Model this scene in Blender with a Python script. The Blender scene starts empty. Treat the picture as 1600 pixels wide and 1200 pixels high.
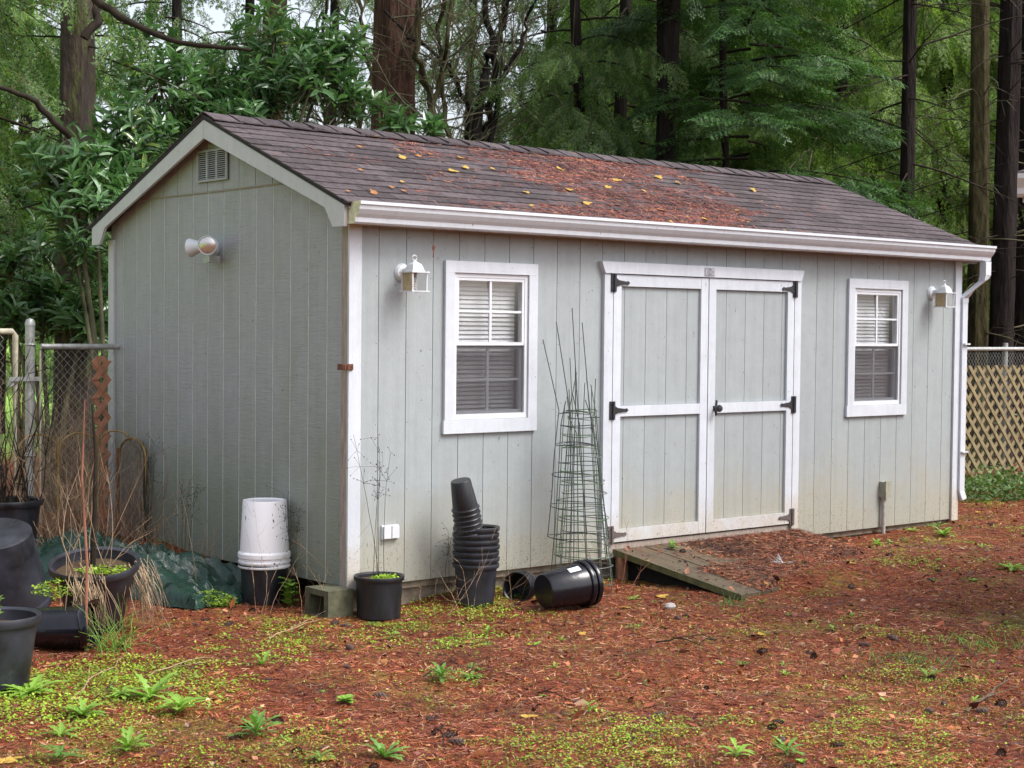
import bpy, bmesh, math, random
import numpy as np
from mathutils import Vector, Matrix

# ------------------------------------------------------------------ camera, world, sun
S = bpy.context.scene
COL = S.collection
CAM = np.array([-5.3969, -7.873, 1.5342]); FPX = 2519.97
PIT, ROL, YAW = math.radians(-1.9134), math.radians(0.5752), math.radians(40.1966)
FW = np.array([math.sin(YAW)*math.cos(PIT), math.cos(YAW)*math.cos(PIT), math.sin(PIT)])
RT0 = np.array([math.cos(YAW), -math.sin(YAW), 0.0]); UP0 = np.cross(RT0, FW)
RT = RT0*math.cos(ROL)+UP0*math.sin(ROL); UP = -RT0*math.sin(ROL)+UP0*math.cos(ROL)
cd = bpy.data.cameras.new('camera'); cam = bpy.data.objects.new('camera', cd); COL.objects.link(cam)
cd.sensor_width = 36; cd.lens = FPX/1600*36; cd.clip_start = 0.1; cd.clip_end = 500
M4 = Matrix(((RT[0], UP[0], -FW[0], CAM[0]), (RT[1], UP[1], -FW[1], CAM[1]), (RT[2], UP[2], -FW[2], CAM[2]), (0, 0, 0, 1)))
cam.matrix_world = M4
cd.dof.use_dof = True; cd.dof.focus_distance = 9.8; cd.dof.aperture_fstop = 56.7/7.5
S.camera = cam

W = bpy.data.worlds.new('World'); S.world = W; W.use_nodes = True
nt = W.node_tree; bg = nt.nodes['Background']
sky = nt.nodes.new('ShaderNodeTexSky'); sky.sky_type = 'NISHITA'; sky.sun_disc = False
SUN_EL, SUN_AZ = math.radians(52), math.radians(150)     # azimuth from +Y clockwise
sky.sun_elevation = SUN_EL; sky.sun_rotation = SUN_AZ; sky.dust_density = 4.0; sky.air_density = 1.0
hs = nt.nodes.new('ShaderNodeHueSaturation'); hs.inputs['Saturation'].default_value = 0.4
nt.links.new(sky.outputs[0], hs.inputs['Color']); nt.links.new(hs.outputs[0], bg.inputs['Color'])
bg.inputs['Strength'].default_value = 0.15
sd = bpy.data.lights.new('sun', 'SUN'); sd.energy = 1.3; sd.angle = math.radians(24); sd.color = (1, 0.97, 0.93)
sun = bpy.data.objects.new('sun', sd); COL.objects.link(sun)
sdir = Vector((math.sin(SUN_AZ)*math.cos(SUN_EL), math.cos(SUN_AZ)*math.cos(SUN_EL), math.sin(SUN_EL)))
sun.rotation_euler = sdir.to_track_quat('Z', 'Y').to_euler()
S.view_settings.view_transform = 'Standard'; S.view_settings.look = 'None'; S.view_settings.gamma = 1
S.view_settings.use_curve_mapping = False; S.view_settings.exposure = 1.02
S.render.engine = 'CYCLES'
S.cycles.use_denoising = True
S.cycles.max_bounces = 6; S.cycles.transparent_max_bounces = 12; S.cycles.transmission_bounces = 6
S.cycles.caustics_reflective = False; S.cycles.caustics_refractive = False

rng = np.random.default_rng(7); random.seed(7)

def at(px, py, depth):                                   # world point seen at a 1600x1200 photo point, at a depth in metres
    return CAM+(FW+RT*(px-800)/FPX-UP*(py-600)/FPX)*depth

def sstep(a, b, x):
    t = np.clip((x-a)/(b-a), 0, 1); return t*t*(3-2*t)

# ------------------------------------------------------------------ materials
def nodes_of(m):
    m.use_nodes = True; n = m.node_tree; return n, n.nodes['Principled BSDF']

def ramp(n, fac, stops):
    r = n.nodes.new('ShaderNodeValToRGB'); e = r.color_ramp.elements
    while len(e) < len(stops): e.new(0.5)
    for k, (p, c) in enumerate(stops):
        e[k].position = p; e[k].color = (c[0], c[1], c[2], 1) if not isinstance(c, (int, float)) else (c, c, c, 1)
    n.links.new(fac, r.inputs[0]); return r.outputs[0]

def pos(n, scale=(1, 1, 1)):
    g = n.nodes.new('ShaderNodeNewGeometry'); m = n.nodes.new('ShaderNodeMapping')
    m.inputs['Scale'].default_value = scale; n.links.new(g.outputs['Position'], m.inputs['Vector']); return m.outputs[0]

def noise(n, vec, scale, detail=4, rough=0.6, dist=0.0):
    t = n.nodes.new('ShaderNodeTexNoise'); t.inputs['Scale'].default_value = scale
    t.inputs['Detail'].default_value = detail; t.inputs['Roughness'].default_value = rough; t.inputs['Distortion'].default_value = dist
    n.links.new(vec, t.inputs['Vector']); return t.outputs['Fac']

def mix(n, fac, a, b, mode='MIX'):
    x = n.nodes.new('ShaderNodeMix'); x.data_type = 'RGBA'; x.blend_type = mode
    def put(sock, v):
        if isinstance(v, bpy.types.NodeSocket): n.links.new(v, sock)
        elif isinstance(v, (int, float)): sock.default_value = v
        else: sock.default_value = (v[0], v[1], v[2], 1)
    put(x.inputs[0], fac); put(x.inputs[6], a); put(x.inputs[7], b); return x.outputs[2]

def math_n(n, op, a, b=0.0, clamp=False):
    x = n.nodes.new('ShaderNodeMath'); x.operation = op; x.use_clamp = clamp
    for k, v in enumerate((a, b)):
        if isinstance(v, bpy.types.NodeSocket): n.links.new(v, x.inputs[k])
        else: x.inputs[k].default_value = v
    return x.outputs[0]

def bump(n, bs, h, strength=0.3, dist=0.01):
    b = n.nodes.new('ShaderNodeBump'); b.inputs['Strength'].default_value = strength; b.inputs['Distance'].default_value = dist
    n.links.new(h, b.inputs['Height']); n.links.new(b.outputs[0], bs.inputs['Normal'])

def mat(name, color, rough=0.6, var=0.25, scale=12, bmp=0.15, bscale=60, metal=0.0, stretch=(1, 1, 1), island=0.0, objvar=0.0, spec=0.5, bdist=0.004):
    if 'bark' in name or 'twig' in name: spec = 0.12
    m = bpy.data.materials.new(name); n, bs = nodes_of(m)
    v = pos(n, stretch); f = noise(n, v, scale)
    c0 = [x*(1-var) for x in color]; c1 = [min(1, x*(1+var)) for x in color]
    c = ramp(n, f, [(0.3, c0), (0.7, c1)])
    if island:
        g = n.nodes.new('ShaderNodeNewGeometry')
        k = ramp(n, g.outputs['Random Per Island'], [(0, 1-island), (1, 1+island)])
        c = mix(n, 1.0, c, k, 'MULTIPLY')
    if objvar:
        o = n.nodes.new('ShaderNodeObjectInfo')
        k = ramp(n, o.outputs['Random'], [(0, 1-objvar), (1, 1+objvar)])
        c = mix(n, 1.0, c, k, 'MULTIPLY')
    n.links.new(c, bs.inputs['Base Color']); bs.inputs['Roughness'].default_value = rough
    bs.inputs['Metallic'].default_value = metal; bs.inputs['Specular IOR Level'].default_value = spec
    if bmp: bump(n, bs, noise(n, v, bscale), bmp, bdist)
    return m

def dirt_wall(name, base, low, zlo, zhi, grain=True, objvar=0.03, specks=True, rough=0.6, lowmix=1.0, horiz=False, green=None):
    """painted board: algae and splash dirt on the lowest part, specks, embossed grain"""
    m = bpy.data.materials.new(name); n, bs = nodes_of(m)
    P = pos(n); sep = n.nodes.new('ShaderNodeSeparateXYZ'); n.links.new(P, sep.inputs[0])
    big = noise(n, P, 1.7, 5, 0.65); fine = noise(n, P, 9, 5, 0.7)
    z = math_n(n, 'ADD', sep.outputs['Z'], math_n(n, 'MULTIPLY', math_n(n, 'SUBTRACT', big, 0.5), 0.9))
    z = math_n(n, 'ADD', z, math_n(n, 'MULTIPLY', math_n(n, 'SUBTRACT', fine, 0.5), 0.25))
    mr = n.nodes.new('ShaderNodeMapRange'); mr.interpolation_type = 'SMOOTHSTEP'
    mr.inputs[1].default_value = zlo; mr.inputs[2].default_value = zhi; mr.inputs[3].default_value = lowmix; mr.inputs[4].default_value = 0
    n.links.new(z, mr.inputs[0])
    c = ramp(n, fine, [(0.3, [x*0.93 for x in base]), (0.7, [x*1.05 for x in base])])
    if green:
        sv = pos(n, (2.5, 2.5, 0.5)); gs = ramp(n, noise(n, sv, 2.2, 4, 0.6), [(0.52, 0.0), (0.75, 0.45)])
        c = mix(n, gs, c, green)
    c = mix(n, mr.outputs[0], c, low)
    if specks:
        sp = noise(n, pos(n, (1, 1, 0.55)), 42, 2, 0.5); k = ramp(n, sp, [(0.735, 0.0), (0.76, 0.75)])
        c = mix(n, k, c, [x*0.3 for x in base])
    stv = ramp(n, noise(n, pos(n, (11, 11, 0.35)), 2.0, 5, 0.7), [(0.3, 0.93), (0.5, 1.0), (0.75, 1.04)]); c = mix(n, 1.0, c, stv, 'MULTIPLY')
    spl = ramp(n, noise(n, pos(n), 85, 2, 0.5), [(0.62, 0.0), (0.66, 0.8)]); lowm = n.nodes.new('ShaderNodeMapRange'); lowm.inputs[1].default_value = 0.02; lowm.inputs[2].default_value = 0.34; lowm.inputs[3].default_value = 1; lowm.inputs[4].default_value = 0
    n.links.new(z, lowm.inputs[0]); c = mix(n, math_n(n, 'MULTIPLY', spl, lowm.outputs[0]), c, (0.17, 0.12, 0.08))
    o = n.nodes.new('ShaderNodeObjectInfo'); k = ramp(n, o.outputs['Random'], [(0, 1-objvar), (1, 1+objvar)])
    c = mix(n, 1.0, c, k, 'MULTIPLY')
    n.links.new(c, bs.inputs['Base Color']); bs.inputs['Roughness'].default_value = rough
    if grain:
        st = (9, 9, 60) if horiz else (30, 30, 9)
        bump(n, bs, noise(n, pos(n, st), 1.0 if horiz else 4.0, 5, 0.65, 0.8), 0.9 if horiz else 0.35, 0.006)
    return m

M = {}
PAINT = (0.314, 0.348, 0.362)
M['siding'] = dirt_wall('siding_paint', PAINT, (0.36, 0.34, 0.26), 0.0, 0.7, lowmix=0.75)
M['siding_gable'] = dirt_wall('gable_siding_paint', (0.335, 0.348, 0.368), (0.18, 0.21, 0.13), 0.1, 1.35, horiz=True, lowmix=0.72, green=(0.24, 0.29, 0.2))
M['backing'] = mat('siding_groove', (0.2, 0.23, 0.22), 0.8)
M['groove_glint'] = mat('gable_groove_glint', (0.85, 0.9, 0.92), 0.7)  # near-white colour paints the light the gable grooves reflect
M['white'] = dirt_wall('white_trim_paint', (0.545, 0.58, 0.64), (0.5, 0.43, 0.33), -0.1, 0.42, grain=True, lowmix=0.8)
M['rake'] = dirt_wall('rake_trim_paint', (0.52, 0.53, 0.56), (0.5, 0.5, 0.46), -1, -0.5, grain=True)
M['aged'] = mat('aged_trim_wood', (0.33, 0.27, 0.23), 0.8, 0.3, 9, 0.4, 30, stretch=(6, 6, 1))
M['vinyl'] = mat('white_vinyl', (0.62, 0.645, 0.69), 0.4, 0.05, 5, 0.02)
M['gutter'] = dirt_wall('gutter_enamel', (0.58, 0.62, 0.68), (0.5, 0.5, 0.4), -1, -0.5, grain=False, rough=0.35)
M['endcap'] = mat('stained_end_cap', (0.6, 0.6, 0.42), 0.6, 0.3, 30)
M['soffit'] = mat('soffit_stain', (0.36, 0.30, 0.22), 0.8, 0.35, 14)
M['shingle'] = mat('asphalt_shingle', (0.084, 0.069, 0.074), 0.92, 0.35, 26, 0.7, 420, objvar=0.28, bdist=0.004, spec=0.2)
M['roof_edge'] = mat('roof_edge', (0.02, 0.02, 0.02), 0.9)
M['iron'] = mat('black_iron', (0.018, 0.019, 0.024), 0.45, 0.2, 40, 0.1)
M['iron_faded'] = mat('faded_iron', (0.11, 0.085, 0.08), 0.7, 0.3, 50, 0.2)
M['blind'] = mat('blind_slat', (0.60, 0.62, 0.65), 0.5, 0.05, 8, 0)
M['rust'] = mat('rusty_metal', (0.13, 0.05, 0.03), 0.8, 0.5, 90, 0.4)
M['plastic'] = mat('black_plastic', (0.012, 0.0125, 0.017), 0.36, 0.75, 7, 0.12, 25, stretch=(2, 2, 0.7))
M['plastic_dusty'] = mat('dusty_black_plastic', (0.020, 0.021, 0.029), 0.42, 0.8, 6, 0.12, 25)
M['plastic_gloss'] = mat('wet_black_plastic', (0.007, 0.007, 0.011), 0.2, 0.3, 14, 0.3, 30)
M['soil'] = mat('potting_soil', (0.09, 0.05, 0.025), 0.95, 0.6, 60, 0.8, 90)
M['moss_soil'] = mat('mossy_soil', (0.065, 0.04, 0.018), 0.95, 0.4, 60, 0.8, 90)
M['concrete'] = mat('mossy_concrete', (0.085, 0.085, 0.05), 0.95, 0.4, 18, 0.6, 120)
M['wood_old'] = mat('weathered_plank', (0.085, 0.062, 0.036), 0.75, 0.4, 5, 0.5, 22, stretch=(9, 1, 3), objvar=0.2)
M['wood_mossy'] = mat('mossy_wood_edge', (0.095, 0.10, 0.04), 0.9, 0.45, 14, 0.5, 60)
M['foundation'] = mat('foundation_beam', (0.2, 0.16, 0.12), 0.9, 0.4, 14, 0.4, 60)
M['galv'] = mat('galvanised_steel', (0.4, 0.41, 0.4), 0.45, 0.25, 25, 0.1, metal=0.5)
M['post_aged'] = mat('lichen_post', (0.45, 0.42, 0.32), 0.7, 0.3, 25, 0.2)
M['wire_green'] = mat('green_wire', (0.06, 0.12, 0.05), 0.5, 0.3, 20, 0)
M['wire_dark'] = mat('dark_wire', (0.03, 0.042, 0.042), 0.5, 0.3, 20, 0)
M['wire_grey'] = mat('grey_wire', (0.11, 0.125, 0.12), 0.5, 0.3, 20, 0)
M['brass'] = mat('tarnished_gold', (0.26, 0.175, 0.065), 0.45, 0.4, 30, 0.1, metal=0.4)
M['panel'] = mat('edging_mesh_panel', (0.17, 0.15, 0.12), 0.8, 0.3, 30, 0.4)
M['lattice'] = mat('lattice_wood', (0.21, 0.165, 0.085), 0.85, 0.3, 12, 0.3, 60)
M['lattice_red'] = mat('red_lattice_wood', (0.36, 0.17, 0.10), 0.85, 0.3, 12, 0.3, 60)
M['ebox'] = mat('grey_electrical_box', (0.30, 0.30, 0.24), 0.6, 0.2, 30)
M['conduit'] = mat('grey_conduit', (0.38, 0.35, 0.33), 0.5, 0.2, 30)
M['brasspane'] = mat('amber_stained_pane', (0.40, 0.31, 0.17), 0.4, 0.3, 20, 0)
M['bulb'] = mat('bulb_glass', (0.82, 0.82, 0.82), 0.3, 0.02, 20, 0)
M['sticker'] = mat('pale_label', (0.7, 0.72, 0.75), 0.5, 0.05)
M['plate'] = mat('maker_plate', (0.45, 0.45, 0.5), 0.4, 0.1, metal=0.4)
M['dark'] = mat('painted_cavity_shade', (0.01, 0.01, 0.01), 0.9, 0.1)  # near-black colour stands in for shade in hollow and covered spots
M['bark_red'] = mat('red_brown_bark', (0.075, 0.04, 0.03), 0.95, 0.65, 7, 1.0, 9, stretch=(3, 3, 0.5), bdist=0.05)
M['bark_moss'] = mat('mossy_bark', (0.05, 0.045, 0.022), 0.95, 0.6, 5, 1.0, 9, stretch=(2, 2, 0.6), bdist=0.04)
M['bark_dark'] = mat('dark_bark', (0.02, 0.016, 0.015), 0.95, 0.5, 7, 1.0, 9, stretch=(3, 3, 0.5), bdist=0.04)
M['twig_dark'] = mat('dark_twig', (0.028, 0.022, 0.017), 0.9, 0.4, 8, 0)
M['twig_mossy'] = mat('mossy_twig', (0.10, 0.095, 0.06), 0.9, 0.5, 4, 0)
M['twig_tan'] = mat('dry_tan_stem', (0.36, 0.24, 0.15), 0.8, 0.4, 6, 0)
M['twig_red'] = mat('dry_red_stem', (0.22, 0.09, 0.055), 0.8, 0.4, 6, 0)
M['straw'] = mat('dry_straw', (0.42, 0.30, 0.19), 0.85, 0.35, 9, 0, island=0.25)
M['cone'] = mat('wet_fir_cone', (0.055, 0.024, 0.016), 0.6, 0.4, 60, 0.5, 200)

def scuff(m, col, thr=0.6, z=0.9):
    n = m.node_tree; bs = n.nodes['Principled BSDF']; lk = bs.inputs['Base Color'].links[0].from_socket
    k = ramp(n, noise(n, pos(n, (3, 3, z)), 6, 6, 0.75), [(thr, 0.0), (thr+0.14, 0.7)]); c = mix(n, k, lk, col); n.links.new(c, bs.inputs['Base Color'])
    r = ramp(n, k, [(0.0, bs.inputs['Roughness'].default_value), (1.0, 0.8)]); n.links.new(r, bs.inputs['Roughness'])
scuff(M['plastic'], (0.05, 0.042, 0.036)); scuff(M['plastic_dusty'], (0.055, 0.05, 0.045), 0.6); scuff(M['plastic_gloss'], (0.06, 0.05, 0.045), 0.64)
def glassmat():
    m = bpy.data.materials.new('window_glass'); n, bs = nodes_of(m)
    bs.inputs['Base Color'].default_value = (1, 1, 1, 1); bs.inputs['Roughness'].default_value = 0.02
    bs.inputs['Transmission Weight'].default_value = 1.0; bs.inputs['IOR'].default_value = 1.45
    tr = n.nodes.new('ShaderNodeBsdfTransparent'); gl = n.nodes.new('ShaderNodeBsdfGlossy'); gl.inputs['Roughness'].default_value = 0.03
    lw = n.nodes.new('ShaderNodeLayerWeight'); p3 = math_n(n, 'POWER', lw.outputs['Facing'], 4.0); fr0 = math_n(n, 'ADD', math_n(n, 'MULTIPLY', p3, 0.8), 0.10); mx = n.nodes.new('ShaderNodeMixShader')
    n.links.new(fr0, mx.inputs[0]); n.links.new(tr.outputs[0], mx.inputs[1]); n.links.new(gl.outputs[0], mx.inputs[2])
    n.links.new(mx.outputs[0], n.nodes['Material Output'].inputs[0]); return m
M['glass'] = glassmat()
def screenmat():
    m = bpy.data.materials.new('insect_screen'); n, bs = nodes_of(m)
    bs.inputs['Base Color'].default_value = (0.06, 0.06, 0.07, 1)
    tr = n.nodes.new('ShaderNodeBsdfTransparent'); mx = n.nodes.new('ShaderNodeMixShader'); mx.inputs[0].default_value = 0.36
    n.links.new(tr.outputs[0], mx.inputs[1]); n.links.new(bs.outputs[0], mx.inputs[2])
    n.links.new(mx.outputs[0], n.nodes['Material Output'].inputs[0]); return m
M['screen'] = screenmat()

def leafmat(name, c0, c1, c2=None, trans=0.35, rough=0.45, spec=0.5, freq=0.5, dark=0.55):
    m = bpy.data.materials.new(name); n, bs = nodes_of(m)
    g = n.nodes.new('ShaderNodeNewGeometry'); st = [(0.0, c0), (1.0, c1)] if c2 is None else [(0.0, c0), (0.95, c1), (0.99, c2)]
    c = ramp(n, g.outputs['Random Per Island'], st)
    k = ramp(n, noise(n, pos(n), freq, 3), [(0.35, dark), (0.65, 1.3)]); c = mix(n, 1.0, c, k, 'MULTIPLY')
    n.links.new(c, bs.inputs['Base Color']); bs.inputs['Roughness'].default_value = rough; bs.inputs['Specular IOR Level'].default_value = spec
    tl = n.nodes.new('ShaderNodeBsdfTranslucent'); ct = mix(n, 1.0, c, (1.15, 1.3, 0.75), 'MULTIPLY'); n.links.new(ct, tl.inputs[0])
    mx = n.nodes.new('ShaderNodeMixShader'); mx.inputs[0].default_value = trans
    n.links.new(bs.outputs[0], mx.inputs[1]); n.links.new(tl.outputs[0], mx.inputs[2])
    n.links.new(mx.outputs[0], n.nodes['Material Output'].inputs[0]); return m
M['laurel'] = leafmat('laurel_leaf', (0.05, 0.12, 0.042), (0.115, 0.225, 0.085), (0.20, 0.27, 0.07), 0.3, 0.25, 0.7, 1.2, dark=0.8)
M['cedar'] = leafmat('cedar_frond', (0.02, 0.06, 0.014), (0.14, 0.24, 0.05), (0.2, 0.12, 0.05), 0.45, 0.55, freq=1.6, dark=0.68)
M['cedar_bright'] = leafmat('lit_tint_cedar_frond', (0.05, 0.11, 0.025), (0.30, 0.44, 0.10), (0.36, 0.36, 0.11), 0.55, 0.55, freq=1.6, dark=0.68)  # brighter copy of cedar, light through the fronds put into the colour
M['fir'] = leafmat('fir_spray', (0.016, 0.05, 0.016), (0.085, 0.18, 0.045), None, 0.3, 0.45, freq=1.6, dark=0.68)
M['far'] = leafmat('haze_tinted_foliage', (0.11, 0.18, 0.06), (0.24, 0.33, 0.10), None, 0.5, 0.6, freq=0.3, dark=0.7)  # lightened green carries the haze and brightness of the far wood
M['weed'] = leafmat('weed_leaf', (0.14, 0.27, 0.04), (0.25, 0.42, 0.06), None, 0.3, 0.45, freq=4, dark=0.8)
M['weed_dark'] = leafmat('dark_weed_leaf', (0.08, 0.18, 0.035), (0.15, 0.30, 0.05), None, 0.3, 0.45, freq=4, dark=0.8)
M['cress'] = leafmat('chickweed_leaf', (0.16, 0.27, 0.025), (0.38, 0.54, 0.05), None, 0.3, 0.5, freq=3, dark=0.7)
M['ivy'] = leafmat('undergrowth_leaf', (0.05, 0.11, 0.03), (0.14, 0.24, 0.06), (0.2, 0.15, 0.07), 0.3, 0.5, freq=2)
M['yleaf'] = leafmat('yellow_leaf', (0.46, 0.27, 0.05), (0.66, 0.44, 0.09), None, 0.3, 0.5, freq=30, dark=0.8)
M['oleaf'] = leafmat('orange_leaf', (0.28, 0.10, 0.035), (0.42, 0.19, 0.055), None, 0.2, 0.6, freq=30, dark=0.8)
def litter(name, stops):
    m = bpy.data.materials.new(name); n, bs = nodes_of(m); g = n.nodes.new('ShaderNodeNewGeometry')
    c = ramp(n, g.outputs['Random Per Island'], stops)
    k = ramp(n, noise(n, pos(n), 1.6, 6, 0.7), [(0.36, (0.36, 0.33, 0.36)), (0.5, (0.9, 0.85, 0.85)), (0.66, (1.35, 1.25, 1.1))]); c = mix(n, 1.0, c, k, 'MULTIPLY')
    n.links.new(c, bs.inputs['Base Color']); bs.inputs['Roughness'].default_value = 0.6; return m
M['litter'] = litter('needle_litter', [(0, (0.045, 0.013, 0.010)), (0.3, (0.14, 0.032, 0.018)), (0.62, (0.30, 0.075, 0.030)), (0.9, (0.46, 0.18, 0.07)), (1, (0.58, 0.42, 0.28))])
M['litter_roof'] = litter('roof_needle_litter', [(0, (0.10, 0.026, 0.02)), (0.5, (0.21, 0.056, 0.042)), (0.9, (0.32, 0.11, 0.075)), (1, (0.5, 0.3, 0.13))])

def groundmat():
    m = bpy.data.materials.new('forest_floor'); n, bs = nodes_of(m); P = pos(n)
    f = noise(n, P, 38, 6, 0.75); c = ramp(n, f, [(0.3, (0.03, 0.009, 0.006)), (0.45, (0.14, 0.032, 0.014)), (0.6, (0.27, 0.07, 0.024)), (0.75, (0.38, 0.14, 0.05))])
    mo = math_n(n, 'ADD', math_n(n, 'MULTIPLY', noise(n, P, 1.3, 4, 0.6), 0.7), math_n(n, 'MULTIPLY', noise(n, P, 11, 4, 0.7), 0.4))
    k = ramp(n, mo, [(0.58, 0.0), (0.70, 0.75)])
    mc = ramp(n, noise(n, P, 70, 3, 0.7), [(0.35, (0.12, 0.10, 0.015)), (0.65, (0.30, 0.27, 0.04))])
    c = mix(n, k, c, mc)
    sep = n.nodes.new('ShaderNodeSeparateXYZ'); n.links.new(P, sep.inputs[0])
    lw = math_n(n, 'SUBTRACT', sep.outputs['Y'], math_n(n, 'MULTIPLY', sep.outputs['X'], 0.9))
    mr = n.nodes.new('ShaderNodeMapRange'); mr.inputs[1].default_value = 8.5; mr.inputs[2].default_value = 10; n.links.new(lw, mr.inputs[0])
    gr = ramp(n, noise(n, P, 1.2, 5), [(0.3, (0.20, 0.36, 0.06)), (0.7, (0.30, 0.50, 0.10))])
    c = mix(n, mr.outputs[0], c, gr)
    n.links.new(c, bs.inputs['Base Color']); bs.inputs['Roughness'].default_value = 0.85; bs.inputs['Specular IOR Level'].default_value = 0.25
    bump(n, bs, f, 0.9, 0.02); return m
M['ground'] = groundmat()
def tarpmat():
    m = bpy.data.materials.new('green_tarp'); n, bs = nodes_of(m); P = pos(n)
    c = ramp(n, noise(n, P, 5, 5, 0.7), [(0.35, (0.010, 0.03, 0.022)), (0.6, (0.02, 0.055, 0.038)), (0.8, (0.12, 0.17, 0.13))])  # pale end of the ramp paints whitish glare on the plastic
    n.links.new(c, bs.inputs['Base Color']); bs.inputs['Roughness'].default_value = 0.22
    bump(n, bs, noise(n, P, 22, 4, 0.6, 1.5), 0.5, 0.012); return m
M['tarp'] = tarpmat()
def bucketmat():
    m = bpy.data.materials.new('scuffed_white_plastic'); n, bs = nodes_of(m)
    sp = noise(n, pos(n, (1, 1, 0.28)), 62, 2, 0.5); k = ramp(n, sp, [(0.66, 0.0), (0.69, 1.0)])
    big = ramp(n, noise(n, pos(n), 6, 3), [(0.42, 0.0), (0.55, 1.0)])
    k2 = mix(n, 1.0, k, big, 'MULTIPLY')
    c = mix(n, k2, (0.8, 0.79, 0.83), (0.07, 0.06, 0.06)); n.links.new(c, bs.inputs['Base Color'])
    bs.inputs['Roughness'].default_value = 0.35; return m
M['bucket'] = bucketmat()

# ------------------------------------------------------------------ mesh helpers
def tag(o, label=None, cat=None, group=None, kind=None):
    if label: o['label'] = label
    if cat: o['category'] = cat
    if group: o['group'] = group
    if kind: o['kind'] = kind
    return o

def link(name, me, parent=None, m=None):
    o = bpy.data.objects.new(name, me); COL.objects.link(o)
    if parent is not None: o.parent = parent
    if m is not None and not me.materials: me.materials.append(m)
    return o

def empty(name, loc, rz=0.0, **k):
    o = bpy.data.objects.new(name, None); COL.objects.link(o); o.location = [float(v) for v in loc]; o.rotation_euler = (0, 0, rz)
    o.empty_display_size = 0.1; tag(o, **k); return o

class MB:
    def __init__(s): s.v = []; s.f = []; s.sm = []
    def add(s, vs, fs, smooth=False):
        b = len(s.v); s.v += [tuple(float(c) for c in v) for v in vs]
        s.f += [tuple(b+i for i in f) for f in fs]; s.sm += [smooth]*len(fs); return s
    def box(s, x0, x1, y0, y1, z0, z1, mtx=None):
        vs = [(x, y, z) for z in (z0, z1) for y in (y0, y1) for x in (x0, x1)]
        if mtx is not None: vs = [mtx @ Vector(v) for v in vs]
        return s.add(vs, [(0, 2, 3, 1), (4, 5, 7, 6), (0, 1, 5, 4), (2, 6, 7, 3), (0, 4, 6, 2), (1, 3, 7, 5)])
    def prism(s, poly, a, b, axis='x', smooth=False):      # poly: 2-D points in the other two axes
        n = len(poly)
        def P(t, q): return (t, q[0], q[1]) if axis == 'x' else ((q[0], t, q[1]) if axis == 'y' else (q[0], q[1], t))
        vs = [P(a, q) for q in poly]+[P(b, q) for q in poly]
        fs = [tuple(range(n))[::-1], tuple(range(n, 2*n))]+[(i, (i+1) % n, n+(i+1) % n, n+i) for i in range(n)]
        return s.add(vs, fs, smooth)
    def tube(s, pts, r, seg=6, cap=True, closed=False):
        pts = np.array(pts, float); n = len(pts); r = np.ones(n)*r if np.isscalar(r) else np.array(r)
        t = np.gradient(pts, axis=0) if not closed else np.roll(pts, -1, 0)-np.roll(pts, 1, 0)
        t /= np.linalg.norm(t, axis=1)[:, None]+1e-9
        ref = np.array([0, 0, 1.0]) if abs(t[:, 2]).mean() < 0.8 else np.array([1.0, 0, 0])
        u = np.cross(t, ref); u /= np.linalg.norm(u, axis=1)[:, None]+1e-9; w = np.cross(t, u)
        a = np.arange(seg)*2*math.pi/seg
        V = pts[:, None]+r[:, None, None]*(u[:, None]*np.cos(a)[None, :, None]+w[:, None]*np.sin(a)[None, :, None])
        fs = []
        for i in range(n if closed else n-1):
            j = (i+1) % n
            for k in range(seg): fs.append((i*seg+k, j*seg+k, j*seg+(k+1) % seg, i*seg+(k+1) % seg))
        if cap and not closed: fs += [tuple(range(seg)), tuple(range((n-1)*seg, n*seg))[::-1]]
        return s.add(V.reshape(-1, 3), fs, True)
    def lathe(s, prof, seg=32, mtx=None, jit=None):        # prof: (r, z) pairs
        vs = []; fs = []
        for r, z in prof:
            for k in range(seg):
                a = 2*math.pi*k/seg; v = Vector((r*math.cos(a), r*math.sin(a), z))
                if jit: v = jit(v)
                vs.append(mtx @ v if mtx is not None else v)
        for i in range(len(prof)-1):
            for k in range(seg): fs.append((i*seg+k, i*seg+(k+1) % seg, (i+1)*seg+(k+1) % seg, (i+1)*seg+k))
        return s.add(vs, fs, True)
    def build(s, name, m, parent=None, mtx=None, auto=True):
        me = bpy.data.meshes.new(name); me.from_pydata(s.v, [], s.f); me.polygons.foreach_set('use_smooth', s.sm)
        me.materials.append(m); me.update()
        if any(s.sm) and auto:
            try: me.set_sharp_from_angle(angle=math.radians(38))
            except Exception: pass
        o = link(name, me, parent)
        if mtx is not None: o.matrix_local = mtx
        return o

def npmesh(name, V, F, m, parent=None, smooth=False):      # V (n,3); F (k,3|4) arrays
    me = bpy.data.meshes.new(name); V = np.asarray(V, np.float32); F = np.asarray(F, np.int32); k = F.shape[1]
    me.vertices.add(len(V)); me.vertices.foreach_set('co', V.ravel())
    me.loops.add(F.size); me.loops.foreach_set('vertex_index', F.ravel())
    me.polygons.add(len(F)); me.polygons.foreach_set('loop_start', np.arange(0, F.size, k, dtype=np.int32))
    me.polygons.foreach_set('use_smooth', np.full(len(F), smooth))
    me.materials.append(m); me.update(calc_edges=True); me.validate()
    return link(name, me, parent)

def norm(a): return a/(np.linalg.norm(a, axis=-1, keepdims=True)+1e-9)

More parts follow.
